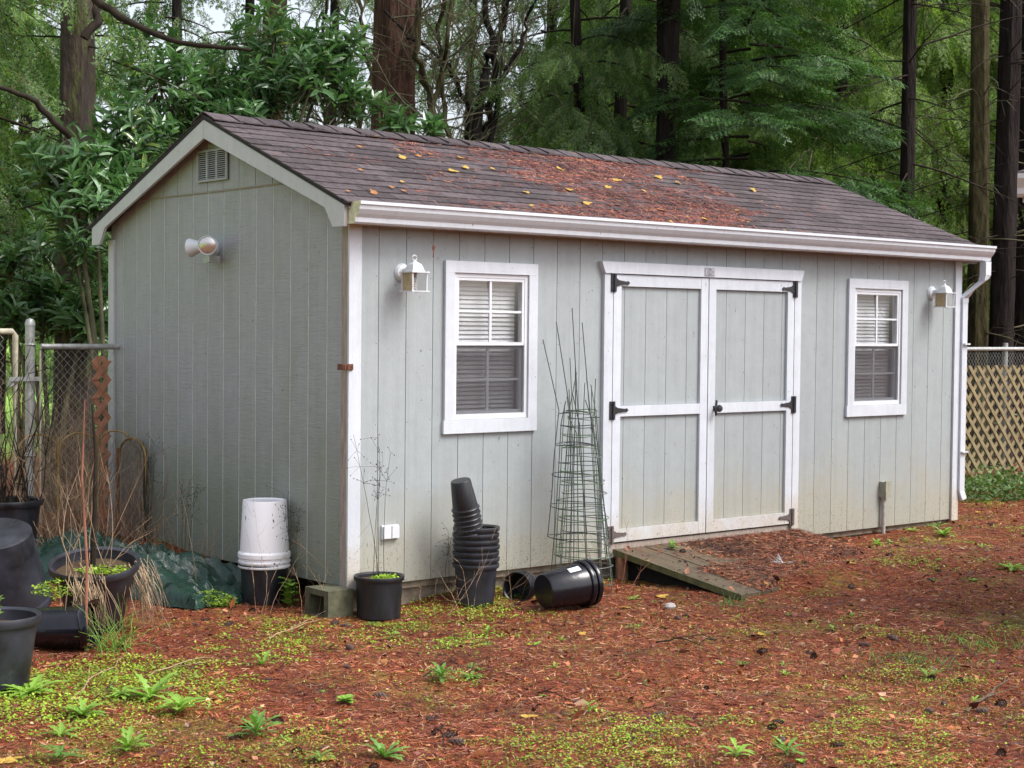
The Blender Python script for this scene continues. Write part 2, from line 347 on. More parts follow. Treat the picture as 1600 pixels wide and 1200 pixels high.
def scatter(T, F, P, X, N, sc):
    """copy template T (n,3; x forward, z normal) to points P with forward X, normal N, scale sc"""
    X = norm(X); Y = norm(np.cross(N, X)); Z = np.cross(X, Y)
    sc = np.asarray(sc).reshape(-1, 1, 1) if np.ndim(sc) else sc
    V = (T[None, :, 0:1]*X[:, None]+T[None, :, 1:2]*Y[:, None]+T[None, :, 2:3]*Z[:, None])*sc+P[:, None]
    n = T.shape[0]; FF = (F[None]+(np.arange(len(P))*n)[:, None, None]).reshape(-1, F.shape[1])
    return V.reshape(-1, 3), FF

def join(parts):
    Vs = []; Fs = []; b = 0
    for V, F in parts: Vs.append(V); Fs.append(F+b); b += len(V)
    return np.concatenate(Vs), np.concatenate(Fs)

class Tubes:                                               # many thin low-poly tubes into arrays of quads
    def __init__(s): s.p = []
    def add(s, pts, r0, r1, seg=4):
        pts = np.array(pts, float); n = len(pts); r = np.linspace(r0, r1, n)
        t = norm(np.gradient(pts, axis=0)); ref = np.where(np.abs(t[:, 2:3]) > 0.9, [[1.0, 0, 0]], [[0, 0, 1.0]])
        u = norm(np.cross(t, ref)); w = np.cross(t, u); a = np.arange(seg)*2*math.pi/seg
        V = pts[:, None]+r[:, None, None]*(u[:, None]*np.cos(a)[None, :, None]+w[:, None]*np.sin(a)[None, :, None])
        i = np.repeat(np.arange(n-1), seg); k = np.tile(np.arange(seg), n-1); k2 = (k+1) % seg
        s.p.append((V.reshape(-1, 3), np.stack([i*seg+k, (i+1)*seg+k, (i+1)*seg+k2, i*seg+k2], 1)))
    def build(s, name, m, parent=None):
        V, F = join(s.p); return npmesh(name, V, F, m, parent, True)

# ------------------------------------------------------------------ ground
def vnoise(x, y, f, seed=0):                               # smooth value noise
    x = np.asarray(x, float)*f; y = np.asarray(y, float)*f; xi = np.floor(x).astype(int); yi = np.floor(y).astype(int)
    fx = x-xi; fy = y-yi; fx = fx*fx*(3-2*fx); fy = fy*fy*(3-2*fy)
    def h(a, b):
        n = (a*374761393+b*668265263+seed*974711) & 0x7fffffff; n = ((n ^ (n >> 13))*1274126177) & 0x7fffffff
        return ((n ^ (n >> 16)) & 0xffff)/65535.0
    return (h(xi, yi)*(1-fx)+h(xi+1, yi)*fx)*(1-fy)+(h(xi, yi+1)*(1-fx)+h(xi+1, yi+1)*fx)*fy

def gz(x, y):
    x = np.asarray(x, float); y = np.asarray(y, float)
    z = -0.15+0.11*sstep(1.2, 6.2, x)+0.03*sstep(5, 12, x)
    z = z+0.10*sstep(0.6, 3.0, y)*(1-sstep(-0.2, 3, x))
    z = z+0.085*np.exp(-((x-4.0)/0.85)**2-((y+0.95)/0.5)**2)+0.03*np.exp(-((x-3.3)/0.5)**2-((y+1.1)/0.3)**2)
    z = z+0.075*np.exp(-((x-3.0)/0.42)**2-((y+1.16)/0.20)**2)+0.05*np.exp(-((x-0.9)/0.35)**2-((y+0.02)/0.16)**2)      # litter heaped against the wall
    z = z+0.10*np.exp(-(x/0.28)**2)*sstep(0.6, 1.5, y)*(1-0.5*sstep(2.2, 3.0, y))
    z = z+0.035*(vnoise(x, y, 1.1, 1)-0.5)+0.022*(vnoise(x, y, 3.3, 2)-0.5)+0.016*(vnoise(x, y, 9, 3)-0.5)
    far = sstep(20, 60, np.hypot(x, y)); return z*(1-far)-0.15*far

def axis(lo, hi, a, b, st):
    mid = np.arange(a, b, st); k = np.geomspace(0.3, 1, 16)
    g = lambda L: L*(np.geomspace(1, 60, 16)-1)/59
    return np.concatenate([a-g(a-lo)[::-1][:-1], mid, b+g(hi-b)])
gx = axis(-160, 160, -4.2, 10.5, 0.055); gy = axis(-160, 160, -5.8, 5.0, 0.055)
GX, GY = np.meshgrid(gx, gy); nx, ny = len(gx), len(gy)
V = np.stack([GX.ravel(), GY.ravel(), gz(GX, GY).ravel()], 1)
ii = (np.arange(ny-1)[:, None]*nx+np.arange(nx-1)[None]).ravel()
tag(npmesh('ground', V, np.stack([ii, ii+1, ii+nx+1, ii+nx], 1), M['ground'], None, True), kind='structure')

# ------------------------------------------------------------------ shed
G = 0.2032; L = 30*G; WD = 15*G+0.02; RY = WD/2-0.01; RZ = 2.925; SL = 0.392
def roof_top(y): return RZ-SL*abs(y-RY)
shed = empty('garden_shed', (0, 0, 0), label='pale grey-green garden shed with white trim and a needle-strewn shingle roof', cat='shed')
WINS = [(0.765, 1.368, 0.975, 1.885), (4.705, 5.308, 0.975, 1.885)]
DOOR = (2.115, 3.975, 0.0, 1.925)
HOLES = WINS+[DOOR]

def cells(x0, x1, z0, z1, y0, y1, mb):
    xs = sorted({x0, x1}|{v for h in HOLES for v in h[:2] if x0 < v < x1})
    for a, b in zip(xs[:-1], xs[1:]):
        cut = [(h[2], h[3]) for h in HOLES if h[0] <= (a+b)/2 <= h[1]]; z = z0
        for c0, c1 in cut:
            if c0 > z: mb.box(a, b, y0, y1, z, c0)
            z = max(z, c1)
        if z < z1: mb.box(a, b, y0, y1, z, z1)

fw = MB(); cells(0.0, L, 0.0, 2.16, 0.006, 0.06, fw)
wall_f = fw.build('front_wall', M['backing'], shed)
for i in range(30):
    b = MB(); cells(i*G+0.0022, (i+1)*G-0.0022, 0.0, 2.155, -0.007, 0.005, b)
    # pieces above and below an opening are boards of their own
    full_w = [k for k in range(0, len(b.v), 8)]; low = MB(); high = MB()
    wins = [k for k in full_w if b.v[k+7][2] < 2.1]; tops = [k for k in full_w if b.v[k][2] > 0.1]
    split = len(wins) and len(tops) and not any(b.v[k][2] < 0.1 and b.v[k+7][2] > 2.1 for k in full_w)
    if split:
        for k in full_w: (low if b.v[k][2] < 0.1 else high).box(b.v[k][0], b.v[k+7][0], -0.007, 0.005, b.v[k][2], b.v[k+7][2])
        low.build('siding_board', M['siding'], wall_f); high.build('siding_board', M['siding'], wall_f)
    else: b.build('siding_board', M['siding'], wall_f)
def polyclip(y0, y1, z0, ztop, under=0.055):
    ys = [y0]+([RY] if y0 < RY < y1 else [])+[y1]
    top = [(y, min(ztop, roof_top(y)-under)) for y in ys[::-1]]
    return [(y0, z0), (y1, z0)]+top
gw = MB(); gw.prism(polyclip(0.006, WD, 0, 9), -0.0035, 0.06, 'x'); wall_g = gw.build('gable_wall', M['groove_glint'], shed)
for j in range(15):
    a, c = 0.029+j*G if j else 0.0, 0.029+(j+1)*G
    if j == 14: c = WD
    b = MB(); b.prism(polyclip(a+0.004, c-0.004, 0.0, 2.425), -0.006, 0.006, 'x'); b.build('siding_board', M['siding_gable'], wall_g)
    if roof_top((a+c)/2)-0.055 > 2.44:
        yy0, yy1 = a+0.003, c-0.003
        lim = (RZ-0.055-2.45)/SL
        yy0 = max(yy0, RY-lim); yy1 = min(yy1, RY+lim)
        b = MB(); b.prism(polyclip(yy0, yy1, 2.434, 9), -0.013, 0.006, 'x'); b.build('siding_board', M['siding_gable'], wall_g)
nail = MB()
for i in range(0, 31):
    for z in (0.14, 0.55, 0.98, 1.42, 1.86, 2.08):
        if any(h[0]-0.1 < i*G < h[1]+0.1 and h[2]-0.1 < z < h[3]+0.1 for h in HOLES) or not 0 < i < 30: continue
        xx, zz2 = i*G+0.016*(-1)**i+rng.normal(0, 0.002), z+rng.normal(0, 0.02); nail.lathe([(0.0035, 0), (0.0001, 0.0008)], 6, Matrix.Translation((xx, -0.0072, zz2)) @ Matrix.Rotation(math.pi/2, 4, 'X'))
tag(nail.build('nail_heads', M['iron_faded'], wall_f), kind='stuff')
fl = MB(); fl.box(-0.0145, -0.002, RY-1.1, RY+1.1, 2.4262, 2.4325); fl.build('seam_flashing', M['aged'], wall_g)
rw = MB(); rw.prism(polyclip(0.061, WD-0.061, 0, 9), L-0.06, L, 'x'); rw.build('side_wall', M['siding'], shed)
bw = MB(); bw.box(0.061, L-0.061, WD-0.06, WD, 0, 2.15); bw.build('back_wall', M['siding'], shed)
fl = MB(); fl.box(0.061, L-0.061, 0.061, WD-0.061, 0.0, 0.03); fl.build('floor', M['foundation'], shed)
ce = MB(); ce.box(0.061, L-0.061, 0.061, WD-0.061, 2.12, 2.14); ce.build('ceiling', M['dark'], shed)
for y in (0.05, 1.0, 2.0, 2.93): b = MB(); b.box(0.04, L-0.04, y, y+0.09, -0.22, -0.012); b.build('skid', M['foundation'], shed)
b = MB(); b.box(0.02, L-0.02, 0.02, 0.045, -0.045, -0.002); b.build('sill_plate', M['foundation'], shed)
# drip edge under siding
# corner trims
b = MB(); b.box(-0.022, 0.066, -0.026, -0.008, -0.012, 2.14); b.build('corner_trim', M['white'], shed)
b = MB(); b.box(-0.024, -0.007, -0.007, 0.05, -0.012, 2.16); b.build('corner_trim', M['aged'], shed)
b = MB(); b.box(L-0.062, L+0.024, -0.026, -0.008, -0.012, 2.14); b.build('corner_trim', M['white'], shed)
b = MB(); b.box(L+0.003, L+0.022, -0.007, 0.06, -0.012, 2.16); b.build('corner_trim', M['white'], shed)
b = MB(); b.box(-0.024, -0.0065, WD-0.07, WD+0.012, -0.012, 2.16); b.build('corner_trim', M['rake'], shed)
# roof
OV = 0.105; RX0, RX1 = -OV-0.02, L+0.13; EY0, EY1 = -0.135, WD+0.135
roof = MB()
def slabpoly(t0, t1): return [(EY0, roof_top(EY0)-t0), (RY, RZ-t0), (EY1, roof_top(EY1)-t0), (EY1, roof_top(EY1)-t1), (RY, RZ-t1), (EY0, roof_top(EY0)-t1)]
roof.prism(slabpoly(0.012, 0.035), RX0+0.004, RX1-0.004, 'x'); roof_o = roof.build('roof', M['roof_edge'], shed)
sl = math.hypot(1, SL); LEN = (RY-EY0)*sl; NC = 14; EXP = (LEN+0.012)/NC
TW = (RX1-RX0)/21
def tab_mesh(w, name):
    b = MB(); t = 0.010
    # local x along the eave, y up the slope, z out
    vs = [(-w/2, 0, 0), (w/2, 0, 0), (w/2, EXP*1.25, -0.004), (-w/2, EXP*1.25, -0.004), (-w/2, 0, t), (w/2, 0, t), (w/2, EXP*1.25, 0.0015), (-w/2, EXP*1.25, 0.0015)]
    b.add(vs, [(0, 3, 2, 1), (4, 5, 6, 7), (0, 1, 5, 4), (1, 2, 6, 5), (2, 3, 7, 6), (3, 0, 4, 7)])
    me = bpy.data.meshes.new(name); me.from_pydata(b.v, [], b.f); me.materials.append(M['shingle']); return me
full = [tab_mesh(TW-g_, 'shingle') for g_ in (0.005, 0.008)]; half = tab_mesh(TW/2-0.006, 'shingle_half')
ang = math.atan(SL)
for r in range(NC):
    s0 = -0.012+r*EXP
    y = EY0+s0/sl; z = roof_top(EY0)+(y-EY0)*SL-0.0125
    off = (r % 2)*0.5
    xs = [(RX0+(k+0.5+off)*TW, 0) for k in range(21-(r % 2))]+([(RX0+TW/4, 1), (RX1-TW/4, 1)] if r % 2 else [])
    for x, hf in xs:
        o = link('shingle', half if hf else full[int(rng.integers(2))], roof_o)
        o.location = (x, y, z); o.rotation_euler = (ang+rng.normal(0, 0.006), 0, rng.normal(0, 0.004))
bk = MB()
for r in range(NC):
    s0 = -0.012+r*EXP; y = EY1-s0/sl; z = roof_top(EY1)+s0/sl*SL-0.0115; y2 = y-EXP*1.2/sl; z2 = z+EXP*1.2/sl*SL
    bk.add([(RX0, y, z), (RX1, y, z), (RX1, y2, z2), (RX0, y2, z2), (RX0, y, z+0.008), (RX1, y, z+0.008), (RX1, y2, z2+0.002), (RX0, y2, z2+0.002)],
           [(0, 1, 2, 3), (4, 7, 6, 5), (0, 4, 5, 1), (1, 5, 6, 2), (2, 6, 7, 3), (3, 7, 4, 0)])
tag(bk.build('back_shingles', M['shingle'], roof_o), kind='stuff')
for k in range(33):
    w = (RX1-RX0)/33; b = MB(); x0 = RX0+k*w; lift = rng.uniform(0, 0.004)+(0.012*rng.random() if 2 < k < 16 else 0)
    d = 0.15; e0 = 0.013+lift; xe = x0+w*1.15 if k < 32 else x0+w
    top = lambda yy, h: roof_top(yy)+h
    def row(x, h): return [(x, RY-d, top(RY-d, h-0.004)), (x, RY-0.03, top(RY-0.03, h)), (x, RY, RZ+h-0.002), (x, RY+0.03, top(RY+0.03, h)), (x, RY+d, top(RY+d, h-0.004))]
    A = row(x0, 0.006+0.006); Bq = row(xe, 0.003+0.002)
    A2 = [(p[0], p[1], p[2]+0.007+(lift if i == 0 else 0)) for i, p in enumerate(A)]; B2 = [(p[0], p[1], p[2]+0.005) for p in Bq]
    vs = A+Bq+A2+B2; fs = []
    for i in range(4): fs += [(i, i+1, 5+i+1, 5+i), (10+i, 15+i, 15+i+1, 10+i+1), (i, 10+i, 10+i+1, i+1), (5+i, 5+i+1, 15+i+1, 15+i)]
    fs += [(0, 5, 15, 10), (4, 14, 19, 9)]
    b.add(vs, fs); b.build('ridge_cap', M['shingle'], roof_o)
# rake boards (gable trim) both ends
def rake(x0, x1, m):
    for sgn in (1, -1):
        def q(y, z): return (RY+sgn*(y-RY), z)
        poly = [q(-0.108, 2.262), q(RY-0.0015, RZ-0.038), q(RY-0.0015, RZ-0.158), q(0.098, 2.245), q(0.012, 2.125), q(-0.108, 2.125)]
        poly[0] = q(-0.108, roof_top(-0.108)-0.038)
        b = MB(); b.prism(poly if sgn > 0 else poly[::-1], x0, x1, 'x'); b.build('rake_board', m, shed)
rake(-OV-0.012, -OV+0.008, M['rake']); rake(L+0.095, L+0.115, M['rake'])
# gable soffits and eave fascia / soffit
b = MB(); b.prism(slabpoly(0.037, 0.052), -OV+0.0085, -0.0145, 'x'); b.build('gable_soffit', M['siding_gable'], shed)
b = MB(); b.prism(slabpoly(0.037, 0.052), L+0.001, L+0.094, 'x'); b.build('gable_soffit', M['siding'], shed)
b = MB(); b.box(-OV+0.009, L+0.094, -0.108, -0.09, 2.135, roof_top(-0.108)-0.036); b.build('fascia', M['soffit'], shed)
b = MB(); b.box(-OV+0.009, L+0.094, -0.0895, -0.027, 2.141, 2.156); b.build('eave_soffit', M['soffit'], shed)
# gutter (K profile), end caps, downspout
gp = [(-0.110, 2.268), (-0.110, 2.14), (-0.165, 2.14), (-0.178, 2.150), (-0.182, 2.176), (-0.200, 2.196), (-0.218, 2.222), (-0.222, 2.244), (-0.232, 2.250), (-0.232, 2.268)]
gi = [(-0.224, 2.268), (-0.224, 2.256), (-0.214, 2.25), (-0.21, 2.226), (-0.193, 2.20), (-0.175, 2.18), (-0.170, 2.148), (-0.118, 2.148), (-0.118, 2.268)]
gy0, gy1 = -OV+0.02, L+0.2
b = MB(); prof = gp+gi; n_ = len(prof)
vs = [(gy0, *q) for q in prof]+[(gy1, *q) for q in prof]; b.add(vs, [(i, i+1, n_+i+1, n_+i) for i in range(n_-1)]+[(n_-1, 0, n_, 2*n_-1)])
gut = b.build('gutter', M['gutter'], shed)
for xx, mm in ((gy0-0.003, 'endcap'), (gy1, 'gutter')):
    b = MB(); b.prism(gp, xx, xx+0.003, 'x'); b.build('end_cap', M[mm], gut)
b = MB()
def rect_tube(pts, w, d, mb):                              # pts in xz at y=yc
    yc = -0.165
    vs = []
    for (x, z, yy), (nxv, nzv) in pts:
        for a, c in ((-1, -1), (1, -1), (1, 1), (-1, 1)): vs.append((x+nxv*a*w/2, yy+c*d/2, z+nzv*a*w/2))
    fs = [(0, 1, 2, 3), tuple(len(vs)-4+i for i in (3, 2, 1, 0))]
    for i in range(len(pts)-1):
        for k in range(4): fs.append((i*4+k, (i+1)*4+k, (i+1)*4+(k+1) % 4, i*4+(k+1) % 4))
    mb.add(vs, fs)
rect_tube([((L+0.155, 2.141, -0.16), (1, 0)), ((L+0.155, 2.03, -0.16), (1, 0.0)), ((L+0.148, 1.99, -0.15), (0.9, 0.3)), ((L+0.075, 1.89, -0.06), (0.9, 0.35)), ((L+0.05, 1.84, -0.02), (1, 0.0)), ((L+0.05, 1.80, -0.02), (1, 0))], 0.075, 0.06, b)
b.build('downspout_elbow', M['gutter'], gut)
b = MB(); rect_tube([((L+0.05, 1.815, -0.02), (1, 0)), ((L+0.05, 0.23, -0.02), (1, 0)), ((L+0.075, 0.16, -0.03), (0.9, 0.2))], 0.068, 0.054, b); b.build('downspout', M['gutter'], gut)
for z in (1.45, 0.55): b = MB(); b.box(L+0.022, L+0.098, -0.07, -0.01, z, z+0.012); b.build('downspout_strap', M['gutter'], gut)
# vent
v = MB(); yv0, yv1, zv0, zv1 = 1.372, 1.770, 2.497, 2.706
v.box(-0.020, -0.0135, yv0, yv1, zv0, zv1); vent = v.build('gable_vent', M['dark'], shed)  # black plate paints the shade behind the slats
fr = MB()
for (a, c, e, f) in [(yv0, yv1, zv0, zv0+0.014), (yv0, yv1, zv1-0.014, zv1), (yv0, yv0+0.02, zv0+0.014, zv1-0.014), (yv1-0.02, yv1, zv0+0.014, zv1-0.014), (1.372+0.126, 1.372+0.146, zv0+0.014, zv1-0.014), (1.372+0.252, 1.372+0.272, zv0+0.014, zv1-0.014)]:
    fr.box(-0.032, -0.0205, a, c, e, f)
fr.build('vent_frame', M['siding_gable'], vent)
for c in range(3):
    y0 = yv0+0.02+c*0.126; y1 = y0+0.106-(0.0 if c < 2 else 0.0)
    if c == 2: y1 = yv1-0.02
    for k in range(13):
        z = zv0+0.018+k*0.0137; b = MB(); b.add([(-0.0215, y0, z+0.006), (-0.031, y0, z), (-0.031, y1, z), (-0.0215, y1, z+0.006), (-0.0215, y0, z+0.0085), (-0.031, y0, z+0.0045), (-0.031, y1, z+0.0045), (-0.0215, y1, z+0.0085)],
            [(0, 1, 2, 3), (4, 7, 6, 5), (0, 4, 5, 1), (1, 5, 6, 2), (2, 6, 7, 3), (3, 7, 4, 0)]); b.build('vent_slat', M['siding_gable'], vent)
# windows
def window(x0, x1, z0, z1, i):
    f = MB()                                                # vinyl frame inside the opening
    t = 0.024
    for (a, c, e, g_) in [(x0, x1, z1-t, z1), (x0, x1, z0, z0+t+0.008), (x0, x0+t, z0+t+0.008, z1-t), (x1-t, x1, z0+t+0.008, z1-t)]: f.box(a, c, -0.016, 0.05, e, g_)
    w = f.build('window', M['vinyl'], shed)
    c = 0.074
    for (a, b_, e, g_) in [(x0-c, x1+c, z1+0.002, z1+0.074), (x0-c-0.008, x1+c+0.002, z0-0.086, z0-0.002), (x0-c, x0-0.002, z0-0.0015, z1+0.0015), (x1+0.002, x1+c, z0-0.0015, z1+0.0015)]:
        q = MB(); q.box(a, b_, -0.030, -0.0075, e, g_); q.build('casing_board', M['white'], w)
    a0, a1, b0, b1 = x0+t, x1-t, z0+t+0.008, z1-t; zm = (b0+b1)/2+0.015
    def sash(za, zb, y0, y1, nm):
        s_ = MB(); k = 0.02
        for (a, b_, e, g_) in [(a0, a1, zb-k, zb), (a0, a1, za, za+k), (a0, a0+k, za+k, zb-k), (a1-k, a1, za+k, zb-k)]: s_.box(a, b_, y0, y1, e, g_)
        o = s_.build('sash', M['vinyl'], w)
        q = MB(); q.box((a0+a1)/2-0.009, (a0+a1)/2+0.009, y0+0.004, y0+0.014, za+k, zb-k); q.build('muntin', M['vinyl'], w)
        zc = (za+zb)/2
        for (u0, u1) in ((a0+k, (a0+a1)/2-0.0095), ((a0+a1)/2+0.0095, a1-k)):
            q = MB(); q.box(u0, u1, y0+0.004, y0+0.014, zc-0.007, zc+0.007); q.build('muntin', M['vinyl'], w)
        q = MB(); q.box(a0+k-0.004, a1-k+0.004, y0+0.016, y0+0.019, za+k-0.004, zb-k+0.004); q.build('pane', M['glass'], w)
    sash(zm-0.012, b1, -0.012, 0.012, 'upper'); sash(b0, zm+0.012-0.025, 0.0125, 0.0365, 'lower')
    q = MB(); q.box(a0+0.004, a1-0.004, -0.006, -0.0045, b0, zm-0.014); q.build('insect_screen', M['screen'], w)
    # blind
    nb = 30; hh = (b1-b0-0.03)/nb
    sm = MB(); ln = a1-a0-0.014; cs = math.radians(62)
    sm.add([(-ln/2, -0.0165*math.cos(cs), -0.0165*math.sin(cs)), (ln/2, -0.0165*math.cos(cs), -0.0165*math.sin(cs)), (ln/2, -0.001, 0.003), (-ln/2, -0.001, 0.003), (ln/2, 0.0165*math.cos(cs), 0.0165*math.sin(cs)), (-ln/2, 0.0165*math.cos(cs), 0.0165*math.sin(cs))],
           [(0, 1, 2, 3), (3, 2, 4, 5)])
    me = bpy.data.meshes.new('blind_slat'); me.from_pydata(sm.v, [], sm.f); me.materials.append(M['blind'])
    for k in range(nb):
        o = link('blind_slat', me, w); o.location = ((a0+a1)/2-0.006, 0.075, b0+0.02+k*hh)
        o.rotation_euler = (rng.normal(0, 0.07), rng.normal(0, 0.003)+(0.012 if k in (9, 10) else 0), 0)
    q = MB(); q.box(a0+0.006, a1-0.012, 0.06, 0.09, b1-0.028, b1-0.004); q.build('blind_rail', M['blind'], w)
    for xx in (a0+0.1, a1-0.13): q = MB(); q.tube([(xx, 0.06, b0+0.01), (xx, 0.06, b1-0.02)], 0.0012, 4); q.build('blind_cord', M['blind'], w)
for i, wv in enumerate(WINS): window(*wv, i)
# doors
hd = MB(); zt = 1.925
hd.prism([(1.992, 2.0), (2.028, 1.922), (4.045, 1.922), (4.075, 2.0)][::-1], -0.045, -0.0075, 'y'); hd.build('door_header', M['white'], shed)
b = MB(); b.box(2.030, 2.108, -0.034, -0.0075, 0.0, 1.920); b.build('door_casing', M['white'], shed)
b = MB(); b.box(3.982, 4.055, -0.034, -0.0075, 0.0, 1.920); b.build('door_casing', M['white'], shed)
b = MB(); b.box(2.110, 3.980, -0.02, 0.06, 0.0, 0.096); b.build('threshold', M['aged'], shed)
pl = MB(); pl.box(2.985, 3.085, -0.0485, -0.0455, 1.93, 1.988); plate = pl.build('maker_plate', M['plate'], shed)
e = MB()                                                    # a lozenge with an eye-like outline
cx_, cz_ = 3.035, 1.959
for w_, h_ in ((0.026, 0.019),):
    pts = [(cx_+w_*math.cos(a), -0.050, cz_+h_*math.sin(a)*abs(math.sin(a))**0.6) for a in np.linspace(0, 2*math.pi, 20, endpoint=False)]
    e.tube(pts, 0.0016, 4, closed=True)
e.tube([(cx_+0.008*math.cos(a), -0.050, cz_+0.008*math.sin(a)) for a in np.linspace(0, 2*math.pi, 12, endpoint=False)], 0.0014, 4, closed=True)
e.tube([(cx_-0.042, -0.050, cz_-0.024), (cx_+0.042, -0.050, cz_-0.024), (cx_+0.042, -0.050, cz_+0.024), (cx_-0.042, -0.050, cz_+0.024)], 0.0011, 4, closed=True)
e.build('emblem', M['iron'], plate)
def hinge(door, xl, xs, z, m, sgn):
    b = MB(); b.box(xl-0.025, xl+0.025, -0.041, -0.0345, z-0.062, z+0.062); b.tube([(xl+sgn*0.004, -0.044, z-0.06), (xl+sgn*0.004, -0.044, z+0.06)], 0.008, 8)
    b.prism([(xl+sgn*0.02, z-0.032), (xl+sgn*0.05, z-0.017), (xl+sgn*0.12, z-0.009), (xl+sgn*0.135, z-0.013), (xl+sgn*0.15, z), (xl+sgn*0.135, z+0.013), (xl+sgn*0.12, z+0.009), (xl+sgn*0.05, z+0.017), (xl+sgn*0.02, z+0.032)], -0.0405, -0.0345, 'y')
    for dz in (-0.045, 0, 0.045): b.lathe([(0.006, 0), (0.004, 0.004), (0.0001, 0.005)], 8, Matrix.Translation((xl-sgn*0.014, -0.041, z+dz)) @ Matrix.Rotation(math.pi/2, 4, 'X'))
    b.build('hinge', m, door)
def door(x0, x1, side):
    z0, z1 = 0.108, 1.916
    p = MB(); p.box(x0, x1, 0.0, 0.03, z0, z1); d = p.build('door', M['backing'], shed)
    st = 0.072; rl = [(z0, z0+0.085), (0.958, 1.030), (z1-0.078, z1)]
    for a, b_ in ((x0, x0+st), (x1-st, x1)): q = MB(); q.box(a, b_, -0.0335, -0.0005, z0, z1); q.build('stile', M['white'], d)
    for e0, e1 in rl: q = MB(); q.box(x0+st+0.001, x1-st-0.001, -0.0325, -0.0005, e0, e1); q.build('rail', M['white'], d)
    xs = [v for v in np.arange(0.0, 6.2, G) if x0+st < v < x1-st]; xs = [x0+st]+list(xs)+[x1-st]
    for (e0, e1) in ((rl[0][1], rl[1][0]), (rl[1][1], rl[2][0])):
        for a, b_ in zip(xs[:-1], xs[1:]):
            q = MB(); q.box(a+0.002, b_-0.002, -0.013, -0.0005, e0+0.002, e1-0.002); q.build('door_board', M['siding'], d)
    xl = x0-0.006 if side < 0 else x1+0.006
    for z, m in ((1.86, 'iron'), (1.0, 'iron'), (0.158, 'iron_faded')): hinge(d, xl, None, z, M[m], 1 if side < 0 else -1)
    return d
d1 = door(2.115, 3.040, -1); d2 = door(3.050, 3.975, 1)
k = MB(); k.box(3.128, 3.142, -0.041, -0.0335, 0.94, 1.05); k.box(3.105, 3.128, -0.041, -0.0345, 0.975, 1.01); kh = k.build('handle_plate', M['iron'], d2)
k = MB(); mt = Matrix.Translation((3.112, -0.041, 0.993)) @ Matrix.Rotation(math.pi/2, 4, 'X')
k.lathe([(0.009, 0), (0.009, 0.025), (0.022, 0.032), (0.027, 0.045), (0.022, 0.058), (0.0001, 0.062)], 16, mt); k.build('knob', M['iron'], d2)

# ------------------------------------------------------------------ things fixed to the shed
def lantern(x, z, label):
    r = empty('wall_lantern', (x, -0.007, z), label=label, cat='wall lamp', group='white wall lanterns on the shed front')
    b = MB(); R = Matrix.Rotation(math.pi/2, 4, 'X'); b.lathe([(0.055, 0), (0.055, 0.006), (0.048, 0.012), (0.046, 0.02), (0.02, 0.028), (0.0001, 0.029)], 28, R); b.build('back_plate', M['vinyl'], r)
    b = MB(); b.tube([(0, -0.02, 0.005), (0, -0.06, 0.012), (0, -0.085, 0.012)], [0.022, 0.018, 0.02], 12); b.build('arm', M['vinyl'], r)
    yc = -0.128
    def ring(h, w, t, mb): 
        for a, c, e_, f in ((-w, w, -w, -w+t), (-w, w, w-t, w), (-w, -w+t, -w+t, w-t), (w-t, w, -w+t, w-t)): mb.box(a, c, yc+e_, yc+f, h, h+0.006)
    b = MB(); w0, w1 = 0.062, 0.066; zt_, zb = -0.005, -0.112
    ring(zt_, w1, 0.132/2, b); ring(zb-0.006, w1, 0.012, b)
    for sx in (-1, 1):
        for sy in (-1, 1):
            b.box(sx*0.052-0.0035, sx*0.052+0.0035, yc+sy*0.052-0.0035, yc+sy*0.052+0.0035, zb, zt_)
    for sx, sy in ((-1, -1), (1, 1), (1, -1), (-1, 1)): b.tube([(sx*0.052, yc+sy*0.052, zb-0.006), (sx*0.052, yc+sy*0.052, zb-0.012)], 0.003, 6); b.tube([(sx*0.058, yc+sy*0.058, 0.001), (sx*0.058, yc+sy*0.058, 0.007)], 0.003, 6)
    b.build('cage', M['vinyl'], r)
    b = MB(); c8 = []
    def octo(w, h): return [(w*math.cos(a), yc+w*math.sin(a), h) for a in np.linspace(math.pi/4, 2*math.pi+math.pi/4, 4, endpoint=False)]
    lv = [octo(0.062, 0.002), octo(0.052, 0.028), octo(0.040, 0.046), octo(0.012, 0.062), octo(0.004, 0.070)]
    vs = [p for l_ in lv for p in l_]; fs = [(i*4+k_, i*4+(k_+1) % 4, (i+1)*4+(k_+1) % 4, (i+1)*4+k_) for i in range(4) for k_ in range(4)]+[(0, 3, 2, 1), (16, 17, 18, 19)]
    b.add(vs, fs); b.build('cap', M['vinyl'], r)
    b = MB(); b.tube([(0.016*math.cos(a), yc, 0.084+0.016*math.sin(a)) for a in np.linspace(0, 2*math.pi, 20, endpoint=False)], 0.003, 6, closed=True); b.build('ring', M['vinyl'], r)
    b = MB(); b.box(-0.050, -0.0485, yc-0.048, yc+0.048, zb, zt_); b.build('amber_pane', M['brasspane'], r)
    for args in (((-0.048, 0.048, yc-0.051, yc-0.050, zb, zt_)), ((0.050, 0.051, yc-0.048, yc+0.048, zb, zt_))):
        b = MB(); b.box(*args); b.build('glass_pane', M['glass'], r)
    b = MB(); b.lathe([(0.0001, -0.006), (0.013, -0.006), (0.014, -0.03), (0.012, -0.038), (0.0001, -0.039)], 12, Matrix.Translation((0, yc, 0))); b.build('socket', M['aged'], r)
    b = MB(); b.tube([(0.012*math.cos(a*1.0), yc+0.012*math.sin(a), -0.045-0.0022*a) for a in np.linspace(0, 8*math.pi, 60)], 0.0042, 6); b.build('spiral_bulb', M['bulb'], r)
lantern(0.372, 1.875, 'white lantern with an amber pane and spiral bulb, left of the left window')
lantern(5.72, 1.872, 'white lantern with an amber pane, beside the downspout corner')

